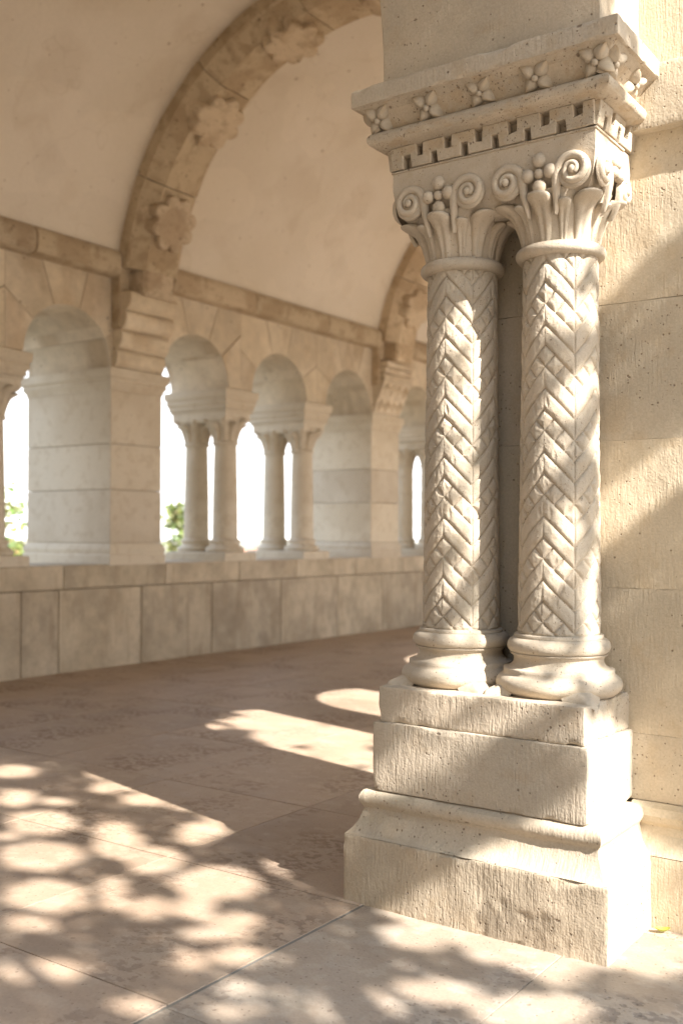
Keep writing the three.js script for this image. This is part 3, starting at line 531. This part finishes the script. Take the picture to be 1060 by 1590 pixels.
// twin columns
const bell2 = (y) => 0.128 + 0.075 * Math.pow(clamp((y - 2.34) / 0.26, 0, 1.2), 1.5);
function twinColumn(spiral) {
  const g = new THREE.Group(), m = mAshSmooth[1], dx = 0.222;
  obj('base_slab', ringSweep(-0.43, 0.43, -0.235, 0.235, [[0.03, 0.999], [0.03, 1.085], [0.02, 1.095], [-0.05, 1.097]], { step: 0.5 }), m, g);
  const low = lathe([[0, 1.09], [0.2, 1.09], ...arcPts(0.19, 1.122, 0.032, -80, 75, 8), [0.19, 1.16], [0.17, 1.172], [0.163, 1.19], [0.168, 1.2], ...arcPts(0.163, 1.217, 0.018, -70, 80, 6), [0.152, 1.242], [0.15, 1.252]], 0, 0, 0, 40);
  let sh;
  if (spiral) {
    const NU = 72, NV = 90; sh = new THREE.CylinderGeometry(1, 1, 1, NU, NV, true); const p = sh.attributes.position;
    for (let i = 0; i < p.count; i++) { const th = Math.atan2(p.getX(i), p.getZ(i)), v = p.getY(i) + 0.5, r = 0.138 - 0.01 * v + 0.008 * Math.abs(Math.sin(th * 5 + v * 16)); p.setXYZ(i, r * Math.sin(th), 1.25 + v * 1.06, r * Math.cos(th)); }
    sh.computeVertexNormals();
  } else sh = lathe([[0.147, 1.25], [0.147, 1.3], [0.143, 1.7], [0.135, 2.1], [0.129, 2.31]], 0, 0, 0, 44);
  const neck = lathe([[0.125, 2.306], ...arcPts(0.134, 2.326, 0.018, -85, 85, 8), [0.125, 2.346]], 0, 0, 0, 36);
  const bl = lathe(Array.from({ length: 12 }, (_, i) => { const y = 2.335 + i * 0.026; return [bell2(y), y]; }), 0, 0, 0, 36);
  for (const s of [-1, 1]) {
    for (const [n, q] of [['column_base', low], ['shaft', sh], ['neck_ring', neck], ['bell', bl]]) { const o = obj(n, q, m, g); o.position.x = s * dx; }
    for (let i = 0; i < 10; i++) { const th = i * Math.PI / 5, o = obj('leaf', tongue(th, 0.046, i % 2 ? 2.61 : 2.56, 0.042, 0.045, 0, 0, 2.345, bell2, 8, 10, 0.18), m, g); o.position.x = s * dx; }
  }
  obj('capital_block', ringSweep(-0.40, 0.40, -0.2, 0.2, [[-0.02, 2.56], [0.0, 2.58], [0.008, 2.6], [0.008, 2.665], [0.02, 2.67], [0.028, 2.69]], { step: 0.4 }), m, g);
  obj('impost', ringSweep(-0.40, 0.40, -0.2, 0.2, [[0.012, 2.688], [0.035, 2.70], [0.044, 2.72], [0.038, 2.74], [0.05, 2.755], [0.062, 2.78], [0.062, 2.80], [0.055, 2.81], [0.072, 2.83], [0.08, 2.85], [0.08, 2.914], [-0.02, 2.917]], { step: 0.4 }), m, g);
  return g;
}
const twinLabels = {
  '-1,1': 'twin columns cut by the left edge of the frame, beside the nearest square pier', '0,0': 'pair of smooth twin columns first after the nearest square pier, with leaf capital', '0,1': 'pair of smooth twin columns with leaf capital next to the diamond corbel pier', '1,0': 'twin columns with spiral fluted shafts just past the diamond corbel pier',
  '-2,0': 'twin columns out of frame, nearest the archway at the near gallery end', '-2,1': 'twin columns out of frame, second from the near archway', '-1,0': 'twin columns out of frame just left of those cut by the frame edge', '1,1': 'twin spiral columns hidden behind the chevron columns, second past the diamond corbel pier', '2,0': 'hidden twin spiral columns second from the far end wall', '2,1': 'hidden twin spiral columns nearest the far end wall',
};
{
  const plain = twinColumn(false), spir = twinColumn(true);
  for (let k = K0; k < K1; k++) for (let c = 0; c < 2; c++) {
    const src = k >= 1 ? spir : plain, t = src.clone(); t.name = numbered('twin_column');
    t.position.set((WX + XO) / 2, 0, pierZ(k) - PWD - 1.025 - 0.2025 - 1.43 * c);
    tag(t, twinLabels[k + ',' + c], 'columns', 'twin columns of the far arcade');
    scene.add(t);
  }
}
// arcade wall over the columns: fans of voussoirs, one wall per bay
const bayNames = { '-2': 'wall of three arches out of frame behind the camera', '-1': 'arched wall above the opening left of the nearest square pier', 0: 'wall of three round arches with fan cut stones between the two square piers', 1: 'arched wall above the spiral columns past the diamond corbel pier', 2: 'last arched wall at the hidden gallery end' };
for (let k = K0; k < K1; k++) {
  const t = thing('arched_wall', bayNames[k], 'arches', 'arched walls of the far arcade'), e = pierZ(k) - PWD, Y0 = 2.919, Y1 = 3.842, r = 0.5125;
  const mid = [0, 1, 2].map((i) => e - r - i * 1.43), edge = [e, e - 1.025 - 0.2025, e - 1.025 - 0.2025 - 1.43, pierZ(k + 1)];
  mid.forEach((c, i) => {
    const zR = edge[i], zL = edge[i + 1], hit = (a) => { const dx = Math.cos(a), dy = Math.sin(a), tx = dx > 1e-6 ? (zR - c) / dx : dx < -1e-6 ? (zL - c) / dx : 1e9, ty = dy > 1e-6 ? (Y1 - Y0) / dy : 1e9, q = Math.min(tx, ty); return [c + dx * q, Y0 + dy * q]; };
    const cut = [0, 36 + R(-5, 5), 70 + R(-5, 5), 108 + R(-5, 5), 143 + R(-5, 5), 180].map((d) => d * Math.PI / 180);
    const corners = [Math.atan2(Y1 - Y0, zR - c), Math.atan2(Y1 - Y0, zL - c)];
    for (let j = 0; j + 1 < cut.length; j++) {
      const a0 = cut[j] + 0.004, a1 = cut[j + 1] - 0.004, P = [];
      for (let q = 0; q <= 6; q++) { const a = a0 + (a1 - a0) * q / 6; P.push([c + r * Math.cos(a), Y0 + r * Math.sin(a)]); }
      const outer = [a0, ...corners.filter((a) => a > a0 && a < a1), a1].reverse();
      for (const a of outer) P.push(hit(a));
      obj('voussoir', prism(P, 'x', i === 2 ? -8.88 : XO, WX + R(-0.003, 0.003), 0.004), pick(mAshlar), t);
    }
  });
  obj('pier_top_block', cbox(XO, WX - 0.001, 2.92, 3.84, pierZ(k) - PWD + 0.003, pierZ(k) - 0.003, 0.004), pick(mAshlar), t);
  obj('outer_wall', boxUV(new THREE.BoxGeometry(0.7, 2.46, BAY).translate(-8.15, 5.075, e - (BAY - PWD) / 2 + PWD / 2)), mAshlar[2], t);
}
// bull-nosed cornice under the vault, one run per bay
for (let k = K0; k < K1; k++) {
  const t = thing('cornice', ['', 'bull-nosed cornice run out of frame, beside the near archway', 'bull-nosed stone cornice left of the nearest rib, at the foot of the vault', 'bull-nosed stone cornice above the three middle arches, at the foot of the vault', 'short run of bull-nosed cornice seen beyond the second rib', 'hidden run of bull-nosed cornice at the far end wall'][k + 3], 'cornice', 'runs of cornice');
  const e = pierZ(k) - PWD - 0.01, w = BAY - PWD - 0.02, cuts = [0, 0.36, 0.71, 1].map((f, i) => f + (i % 3 ? R(-0.05, 0.05) : 0));
  for (let i = 0; i < 3; i++) obj('cornice_block', prism([[-7.75, 3.785], [-7.53, 3.785], [-7.485, 3.80], [-7.462, 3.835], [-7.455, 3.89], [-7.457, 3.955], [-7.475, 4.005], [-7.51, 4.03], [-7.75, 4.045]], 'z', e - w * cuts[i + 1] + 0.003, e - w * cuts[i] - 0.003, 0.012), pick(mCornice), t);
}
// plaster barrel vault
const VX = -5.05, VY = 3.55, VR = 2.52;
{
  const NA = 90, NZ = 170, pos = [], uv = [], idx = [], keep = [];
  for (let j = 0; j <= NZ; j++) for (let i = 0; i <= NA; i++) {
    const a = (11 + 158 * i / NA) * Math.PI / 180, z = ZN + (ZF - ZN) * j / NZ, r = VR + 0.012 * n3(a * 2.2, z * 0.8, 1) + 0.004 * n3(a * 9, z * 3, 7);
    const x = VX + r * Math.cos(a), y = VY + r * Math.sin(a);
    pos.push(x, y, z); uv.push(a * VR, z); keep.push(!(x > -2.95 && Math.hypot(z - AZ, y - AY) < AR + 0.3));
  }
  for (let j = 0; j < NZ; j++) for (let i = 0; i < NA; i++) { const q = j * (NA + 1) + i, s = q + NA + 1; if (keep[q] && keep[s] && keep[q + 1] && keep[s + 1]) idx.push(q, q + 1, s + 1, q, s + 1, s); }
  const g = new THREE.BufferGeometry(); g.setAttribute('position', new THREE.Float32BufferAttribute(pos, 3)); g.setAttribute('uv', new THREE.Float32BufferAttribute(uv, 2)); g.setIndex(idx); g.computeVertexNormals();
  const t = thing('barrel_vault', 'cream plastered barrel vault over the gallery, spotted with small brown flecks', 'vault');
  obj('plaster', g, mPlaster, t);
  obj('roof_slab', boxUV(new THREE.BoxGeometry(7.5, 0.2, ZN - ZF + 0.4).translate(-4.85, 6.4, (ZN + ZF) / 2)), mMortar, t);
  obj('haunch', boxUV(new THREE.BoxGeometry(0.9, 2.4, 17.3).translate(-2.9 + 0.75, 5.1, -12.9)), mMortar, t);
}
{
  const t = thing('end_wall', 'stone wall with a tall archway at the near gallery end, out of frame', 'wall');
  const h = [[-7.0, 0.02], [-7.0, 3.2]]; for (let i = 1; i < 20; i++) { const a = Math.PI - Math.PI * i / 20; h.push([-4.9 + 2.1 * Math.cos(a), 3.2 + 2.1 * Math.sin(a)]); } h.push([-2.8, 3.2], [-2.8, 0.02]);
  obj('masonry', prism([[-8.75, 0], [-0.95, 0], [-0.95, 6.3], [-8.75, 6.3]], 'z', ZN, ZN + 0.2, 0, [h]), mAshlar[2], t);
  const u = thing('end_wall', 'plain stone wall closing the far end of the gallery', 'wall');
  obj('masonry', boxUV(new THREE.BoxGeometry(7.8, 6.3, 0.2).translate(-4.85, 3.15, ZF - 0.1)), mAshlar[3], u);
}
// transverse ribs with lobed bosses, carried on corbels
function arcStone(a0, a1) {
  const S = [[-0.345, 2.60], [-0.345, 2.395], [-0.33, 2.375], [-0.215, 2.275], [-0.2, 2.262], [0.2, 2.262], [0.215, 2.275], [0.33, 2.375], [0.345, 2.395], [0.345, 2.60]], n = 9, pos = [];
  const P = (i, j) => { const a = (a0 + (a1 - a0) * i / n) * Math.PI / 180, [z, r0] = S[j], r = r0 + 0.012 * n3(a * 9, z * 7, r0 * 9 + a0); return [r * Math.cos(a), r * Math.sin(a), z]; };
  for (let i = 0; i < n; i++) for (let j = 0; j + 1 < S.length; j++) { const a = P(i, j), b = P(i + 1, j), c = P(i + 1, j + 1), d = P(i, j + 1); pos.push(...a, ...b, ...c, ...a, ...c, ...d); }
  for (const i of [0, n]) for (let j = 1; j + 1 < S.length; j++) pos.push(...P(i, 0), ...P(i, j), ...P(i, j + 1));
  const g = new THREE.BufferGeometry(); g.setAttribute('position', new THREE.Float32BufferAttribute(pos, 3)); 
  return boxUV(toCreasedNormals(g, 0.4));
}
function bossGeo(s) {
  const sh = new THREE.Shape(), N = 84, lobes = 8;
  for (let i = 0; i < N; i++) { const a = i / N * Math.PI * 2, k = 1 + 0.34 * (Math.abs(Math.sin(a * lobes / 2 + s)) - 0.72), x = 0.255 * k * Math.cos(a), y = 0.175 * k * Math.sin(a); i ? sh.lineTo(x, y) : sh.moveTo(x, y); }
  const g = new THREE.ExtrudeGeometry(sh, { depth: 0.12, bevelEnabled: true, bevelThickness: 0.03, bevelSize: 0.022, bevelSegments: 3 });
  g.deleteAttribute('uv');
  const p = g.attributes.position; for (let i = 0; i < p.count; i++) { const q = 0.02 * n3(p.getX(i) * 9 + s * 5, p.getY(i) * 9, p.getZ(i) * 9); p.setXYZ(i, p.getX(i) + q, p.getY(i) - q, p.getZ(i) + q); }
  return boxUV(toCreasedNormals(g, 0.6));
}
const ribNames = { '-1': 'transverse stone rib over the camera, out of frame', 0: 'large brown stone rib with lobed bosses springing from the nearest square pier', 1: 'second stone rib with lobed bosses, half hidden behind the inner chevron column', 2: 'third stone rib farther down the vault, hidden' };
for (let k = -1; k <= 2; k++) {
  const zc = pierZ(k) - PWD / 2, t = thing('vault_rib', ribNames[k], 'rib', 'stone ribs of the vault');
  const cuts = [172.5, 152, 125, 98, 71, 44, 17, 8];
  for (let i = 0; i + 1 < cuts.length; i++) {
    const o = obj('rib_stone', arcStone(cuts[i + 1] + 0.1, cuts[i] - 0.1), pick(mRib.slice(1)), t); o.position.set(VX, VY, zc);
    const ab = (cuts[i + 1] + 8) * Math.PI / 180; if (i === 6) continue;
    for (const [dz, rad, sc, tilt] of [[0, 2.215, 1, 0], [0.27, 2.335, 0.42, 0.8], [-0.27, 2.335, 0.42, -0.8]]) {
      const b = obj('boss', bossGeo(i + dz), dz ? pick(mRib.slice(2)) : pick(mRibPale.slice(0, 2)), o);
      b.position.set(Math.cos(ab) * rad, Math.sin(ab) * rad, dz);
      const out = new THREE.Vector3(Math.cos(ab), Math.sin(ab), 0), tan = new THREE.Vector3(-Math.sin(ab), Math.cos(ab), 0), zz = new THREE.Vector3(0, 0, 1);
      b.quaternion.setFromRotationMatrix(new THREE.Matrix4().makeBasis(tan, new THREE.Vector3().crossVectors(out, tan), out));
      if (tilt) b.rotateX(tilt); b.scale.setScalar(sc); if (!dz) b.scale.set(0.9, 1.35, 1.0);
    }
  }
  // plain foot and corbel
  const z0 = pierZ(k) - PWD, z1 = pierZ(k);
  obj('rib_foot', cbox(-7.7, VX + 2.275 * Math.cos(172.5 * Math.PI / 180), 3.62, VY + 2.5 * Math.sin(172.5 * Math.PI / 180) + 0.01, z0 + 0.14, z1 - 0.14, 0.03), pick(mRibPale), t);
  obj('rib_backing', cbox(-7.75, -7.52, 3.3, 4.02, z0 + 0.004, z1 - 0.004, 0.01), pick(mRib), t);
  if (k !== 1) for (let i = 0; i < 4; i++) {
    const y = 2.92 + i * 0.182, o = WX + 0.045 + i * 0.062;
    obj('corbel_roll', prism([[-7.7, y], [o - 0.045, y], [o - 0.02, y + 0.015], [o + 0.012, y + 0.05], [o + 0.026, y + 0.095], [o + 0.026, y + 0.14], [o + 0.012, y + 0.168], [o - 0.006, y + 0.18], [-7.7, y + 0.18]], 'z', z0 + 0.02, z1 - 0.02, 0.006), mAshlar[4], t);
  } else {
    obj('corbel_slope', prism([[-7.7, 2.92], [WX + 0.01, 2.92], [WX + 0.2, 3.36], [-7.7, 3.36]], 'z', z0 + 0.02, z1 - 0.02, 0.004), mAshlar[3], t);
    for (let i = 0; i < 2; i++) for (let j = 0; j < 4; j++) {
      const y = 2.935 + i * 0.21, z = z0 + 0.03 + j * 0.16, xo = (yy) => WX + 0.01 + (yy - 2.92) * 0.19 / 0.44;
      obj('corbel_diamond', boxUV(new ConvexGeometry([[y + 0.1, z], [y + 0.1, z + 0.15], [y, z + 0.075], [y + 0.2, z + 0.075]].map(([yy, q]) => new THREE.Vector3(xo(yy) - 0.004, yy, q)).concat(new THREE.Vector3(xo(y + 0.11) + 0.07, y + 0.1, z + 0.075)))), mAshlar[4], t);
    }
    for (let i = 0; i < 3; i++) obj('corbel_fillet', cbox(-7.7, WX + 0.2 + i * 0.02, 3.365 + i * 0.085, 3.445 + i * 0.085, z0 + 0.02, z1 - 0.02, 0.012), mAshlar[3], t);
  }
}

// ================================================================ TREES, FAR TOWN, FALLEN LEAF
const mBark = new THREE.MeshStandardMaterial({ roughness: 0.95 }); mBark.color.setRGB(0.14, 0.105, 0.075);
function leafMat(r, g, b) { const m = new THREE.MeshPhysicalMaterial({ roughness: 0.75, transmission: 0.35, thickness: 0, side: THREE.DoubleSide }); m.color.setRGB(r, g, b); return m; }
const leafShape = (() => { // broad pointed leaf with a slight fold
  const pts = [[0, -0.5], [0.3, -0.25], [0.36, 0.02], [0.2, 0.32], [0, 0.55], [-0.2, 0.32], [-0.36, 0.02], [-0.3, -0.25]], pos = [];
  for (let i = 0; i < 8; i++) { const a = pts[i], b = pts[(i + 1) % 8], h = (p) => Math.abs(p[0]) * 0.3; pos.push(0, 0, 0, a[0], a[1], h(a), b[0], b[1], h(b)); }
  const g = new THREE.BufferGeometry(); g.setAttribute('position', new THREE.Float32BufferAttribute(pos, 3)); g.computeVertexNormals(); return g;
})();
function limb(pts, r0, r1) {
  const c = new THREE.CatmullRomCurve3(pts), N = 14, K = 9, f = c.computeFrenetFrames(N), pos = [], idx = [];
  for (let i = 0; i <= N; i++) { const p = c.getPoint(i / N), r = r0 + (r1 - r0) * i / N; for (let k = 0; k <= K; k++) { const a = k / K * Math.PI * 2, q = r * (1 + 0.1 * n3(i, k % K, r0 * 50)); pos.push(p.x + q * (Math.cos(a) * f.normals[i].x + Math.sin(a) * f.binormals[i].x), p.y + q * (Math.cos(a) * f.normals[i].y + Math.sin(a) * f.binormals[i].y), p.z + q * (Math.cos(a) * f.normals[i].z + Math.sin(a) * f.binormals[i].z)); if (i && k) { const A = (i - 1) * (K + 1) + k - 1, B = A + K + 1; idx.push(A, A + 1, B + 1, A, B + 1, B); } } }
  const g = new THREE.BufferGeometry(); g.setAttribute('position', new THREE.Float32BufferAttribute(pos, 3)); g.setIndex(idx); g.computeVertexNormals(); return g;
}
function leaves(list, size, mat, parent) {
  const im = new THREE.InstancedMesh(leafShape, mat, list.length), d = new THREE.Object3D(), c = new THREE.Color();
  list.forEach((p, i) => { d.position.copy(p.v); d.rotation.set(R(0, 6.3), R(0, 6.3), R(0, 6.3)); if (p.n) { d.lookAt(p.v.clone().add(p.n)); d.rotateX(R(-0.7, 0.7)); d.rotateY(R(-0.7, 0.7)); d.rotateZ(R(0, 6.3)); } d.scale.setScalar(size * R(0.75, 1.3)); d.updateMatrix(); im.setMatrixAt(i, d.matrix); im.setColorAt(i, c.setRGB(R(0.75, 1.25), R(0.8, 1.2), R(0.6, 1.1))); });
  im.name = 'crown'; im.userData = { kind: 'stuff' }; shade(im); parent.add(im); return im;
}
// courtyard tree between the sun and the arch; its crown has the gaps that let the sun through
{
  const N1 = new THREE.Vector3(-0.22508, 0, 0.97434), N2 = new THREE.Vector3(-0.60412, 0.78458, -0.13956);
  const gaps = [[-2.4,3.33,-0.11,-0.06,0.07,-0.1],[-2.17,2.99,-0.07,-0.04,0.08,-0.11],[-2.28,2.87,-0.05,-0.03,0.04,-0.05],[-2.08,2.69,-0.13,-0.07,0.09,-0.12],[-1.88,2.63,-0.05,-0.03,0.03,-0.04],[-1.86,2.41,-0.14,-0.07,0.09,-0.12],[-1.67,2.14,-0.12,-0.07,0.08,-0.11],[-2.2,2.42,-0.08,-0.04,0.14,-0.16],[-1.87,2.07,-0.05,-0.03,0.1,-0.11],[-2.17,2.2,-0.09,-0.05,0.1,-0.1],[-2.5,2.32,-0.07,-0.04,0.1,-0.09],[-2.62,2.34,-0.08,-0.04,0.07,-0.07],[-2.21,1.96,-0.14,-0.07,0.11,-0.1],[-2.47,1.98,-0.07,-0.04,0.05,-0.04],[-2.25,1.76,-0.04,-0.02,0.04,-0.03],[-1.88,1.93,-0.06,-0.03,0.06,-0.06],[-1.99,1.86,-0.06,-0.03,0.06,-0.06],[-2.04,1.74,-0.08,-0.04,0.06,-0.05],[-1.92,1.72,-0.1,-0.06,0.04,-0.04],[-1.74,1.64,-0.04,-0.02,0.04,-0.04],[-1.88,1.6,-0.07,-0.04,0.05,-0.04],[-1.51,2.01,-0.07,-0.04,0.04,-0.05],[-1.38,1.94,-0.03,-0.02,0.03,-0.04],[-1.4,1.77,-0.08,-0.04,0.04,-0.05],[-1.32,1.83,-0.04,-0.02,0.04,-0.06],[-1.47,1.54,-0.06,-0.03,0.03,-0.03],[-1.73,1.48,-0.05,-0.03,0.03,-0.03],[-1.93,1.37,-0.06,-0.03,0.07,-0.05],[-1.67,1.41,-0.07,-0.04,0.02,-0.02],[-2.25,1.55,-0.02,-0.01,0.03,-0.02],[-2.61,2.92,-0.08,-0.04,0.06,-0.07],[-2.63,2.72,-0.1,-0.05,0.06,-0.07],[-2.43,1.44,-0.11,-0.06,0.1,-0.06],[-2.52,1.27,-0.09,-0.05,0.08,-0.04],[-2.17,1.24,-0.09,-0.05,0.07,-0.04],[-2.27,1.08,-0.14,-0.08,0.1,-0.05],[-1.92,1.29,-0.11,-0.06,0.08,-0.06],[-2.91,1.08,-0.06,-0.03,0.1,-0.04],[-4.42,3.49,-0.27,-0.14,0.21,-0.17],[-4.49,3.08,-0.19,-0.1,0.26,-0.18],[-4.04,2.77,-0.14,-0.08,0.18,-0.12],[-5.33,3.57,-0.3,-0.16,0.61,-0.41],[-4.2,3.23,-0.19,-0.1,0.24,-0.19],[-4.01,2.58,-0.08,-0.04,0.16,-0.1]];
  const strips = [[-2.72,-2.44,1.1,1.58],[-2.95,-2.54,1.84,2.2],[-2.95,-2.65,2.2,3.15],[-3.2,-2.9,2.94,3.3],[-3.2,-2.9,2.27,2.42],[-3.02,-2.9,2.42,2.6],[-3.08,-2.7,1.0,1.75],[-3.1,-2.72,3.0,3.24],[-3.2,-2.87,3.24,3.9]];
  const open = (p, q) => {
    for (const [a, b, ux, uy, vx, vy] of gaps) { const x = p - a, y = q - b, D = ux * vy - uy * vx, s = (x * vy - y * vx) / D, t = (ux * y - uy * x) / D, l = Math.hypot(ux, uy) + Math.hypot(vx, vy); if (s * s + t * t < 0.95) return true; }
    for (const [a0, a1, b0, b1] of strips) if (p > a0 && p < a1 && q > b0 && q < b1) return !(q > 1.85 && q < 3.12 && p > -2.96 && (p < -2.77 ? n3(p * 8, q * 8, 3) > 0.05 : rnd() < 0.1));
    if (p < -3.4) return n3(p * 4.5, q * 4.5, 6) < 0.0;
    return false;
  };
  const list = [], S = 0.025;
  for (let p = -6.2; p < 1.4; p += S) for (let q = 0.2; q < 5.2; q += S) {
    const pp = p + R(-S, S) * 0.7, qq = q + R(-S, S) * 0.7, e = Math.pow((pp + 1.7) / 3.0, 2) + Math.pow((qq - 2.6) / 2.5, 2);
    if (e > 1 + 0.25 * n3(pp * 1.5, qq * 1.5, 3) || open(pp, qq)) continue;
    const h = Math.sqrt(Math.max(0.05, 1.1 - e)), t = 5.7 + R(-1, 1) * 0.9 * h;
    list.push({ v: N1.clone().multiplyScalar(pp).addScaledVector(N2, qq).addScaledVector(SUN, t), n: SUN });
  }
  const t = thing('courtyard_tree', 'leafy tree in the courtyard that throws the dappled shade', 'tree');
  const V = (x, y, z) => new THREE.Vector3(x, y, z), root = V(5.4, -0.1, 0.6);
  obj('trunk', limb([root, V(5.3, 1.1, 0.5), V(5.0, 2.4, 0.2), V(4.7, 3.5, -0.1), V(4.3, 4.6, -0.5)], 0.2, 0.09), mBark, t);
  const ends = [[2.7, 4.4, 1.1], [2.7, 5.5, -2.9], [3.1, 5.8, -1.1], [4.1, 4.1, -3.9], [3.7, 3.7, 0.9], [4.6, 6.2, -1.7], [5.0, 4.1, -2.7], [3.6, 5.9, 0.4]];
  for (const e of ends) { const a = V(4.75, R(2.9, 3.6), 0.05); obj('branch', limb([a, a.clone().lerp(V(...e), 0.4).add(V(0, 0.25, 0)), a.clone().lerp(V(...e), 0.75).add(V(R(-0.2, 0.2), 0.2, R(-0.2, 0.2))), V(...e)], 0.06, 0.012), mBark, t); }
  leaves(list, 0.062, leafMat(0.06, 0.095, 0.025), t);
}
// small trees on the slope beyond the arcade
function slopeTree(x, z, top, wide, label) {
  const t = thing('slope_tree', label, 'tree', 'trees below the arcade'), y0 = -6, list = [];
  obj('trunk', limb([new THREE.Vector3(x, y0, z), new THREE.Vector3(x + 0.1, y0 + 2, z), new THREE.Vector3(x, top - 2.2, z + 0.1), new THREE.Vector3(x + 0.1, top - 0.9, z)], 0.14, 0.03), mBark, t);
  for (let c = 0; c < 34; c++) { const a = R(0, 6.28), k = Math.pow(rnd(), 0.5), y = top - R(0.2, 3.6), w = wide * (0.35 + 0.65 * clamp((top - y) / 2, 0, 1)), cx = x + Math.cos(a) * w * k, cz = z + Math.sin(a) * w * k, s = R(0.18, 0.42); for (let i = 0; i < 46; i++) list.push({ v: new THREE.Vector3(cx + R(-s, s), y + R(-s, s), cz + R(-s, s)) }); }
  leaves(list, 0.15, leafMat(0.22, 0.25, 0.085), t);
}
slopeTree(-19.2, -14.0, 2.35, 1.0, 'light green tree top showing left of the nearest square pier');
slopeTree(-19.0, -19.6, 2.2, 0.75, 'light green tree top showing between the nearest square pier and the first twin columns');
// neighbouring wing that closes the courtyard on the side behind the camera
{
  const t = thing('courtyard_wing', 'tall stone wing closing the courtyard behind the camera', 'building');
  const m = mWall[0], holes = []; for (let i = 0; i < 7; i++) for (const y of [1.2, 5.2]) { const x = -9.5 + i * 3.4; holes.push([[x, y], [x, y + 2.2], [x + 1.3, y + 2.2], [x + 1.3, y]]); }
  obj('wall', prism([[-12, -0.1], [14, -0.1], [14, 9], [-12, 9]], 'z', 8.5, 9.1, 0, holes), m, t);
  const gm = new THREE.MeshStandardMaterial({ roughness: 0.1 }); gm.color.setRGB(0.03, 0.035, 0.04);
  holes.forEach((h) => obj('window_pane', new THREE.BoxGeometry(1.3, 2.2, 0.02).translate(h[0][0] + 0.65, h[0][1] + 1.1, 8.75), gm, t));
  obj('roof', prism([[8.2, 8.95], [16, 12.5], [16, 12.7], [8.2, 9.15]], 'x', -12.3, 14.3, 0), mAshlar[0], t);
}
// hazy town across the valley
{
  const mw = [[0.62, 0.56, 0.47], [0.66, 0.62, 0.55], [0.58, 0.49, 0.4]].map((c) => { const m = new THREE.MeshStandardMaterial({ roughness: 0.95 }); m.color.setRGB(...c); return m; });
  const mr = [[0.36, 0.15, 0.09], [0.32, 0.17, 0.11]].map((c) => { const m = new THREE.MeshStandardMaterial({ roughness: 0.95 }); m.color.setRGB(...c); return m; });
  const wall = boxUV(new THREE.BoxGeometry(1, 1, 1).translate(0, 0.5, 0)), roof = boxUV(new ConvexGeometry([[-0.53, 1, -0.53], [0.53, 1, -0.53], [-0.53, 1, 0.53], [0.53, 1, 0.53], [-0.2, 1.3, 0], [0.2, 1.3, 0]].map((p) => new THREE.Vector3(...p))));
  for (let i = 0; i < 16; i++) {
    const dist = R(650, 1500), ang = 35.3 + R(-5, 19), a = ang * Math.PI / 180, b = new THREE.Group();
    b.name = numbered('town_house'); b.position.set(-Math.sin(a) * dist, -43, -Math.cos(a) * dist); b.rotation.y = R(0, 3);
    obj('wall', wall, pick(mw), b); obj('roof', roof, pick(mr), b); b.scale.set(R(16, 40), R(15, 26), R(14, 22));
    tag(b, 'tiny hazy town house with red roof across the valley, seen through the arches', 'house', 'far town houses across the valley'); scene.add(b);
  }
}
{
  const g = new THREE.PlaneGeometry(0.05, 0.03, 10, 6), p = g.attributes.position;
  for (let i = 0; i < p.count; i++) { const x = p.getX(i) / 0.025, y = p.getY(i) / 0.015, w = Math.sqrt(Math.max(0, 1 - x * x)) * 0.95 + 0.03; p.setXYZ(i, x * 0.026, 0.004 + 0.012 * x * x + 0.01 * y * y * w, y * 0.014 * w); }
  g.rotateY(0.5); g.computeVertexNormals();
  const m = leafMat(0.34, 0.36, 0.05), l = obj('fallen_leaf', g, m); l.position.set(-1.085, 0.0, -3.362); tag(l, 'small yellow green fallen leaf on the paving beside the wall base', 'leaf');
}
renderer.render(scene, camera);
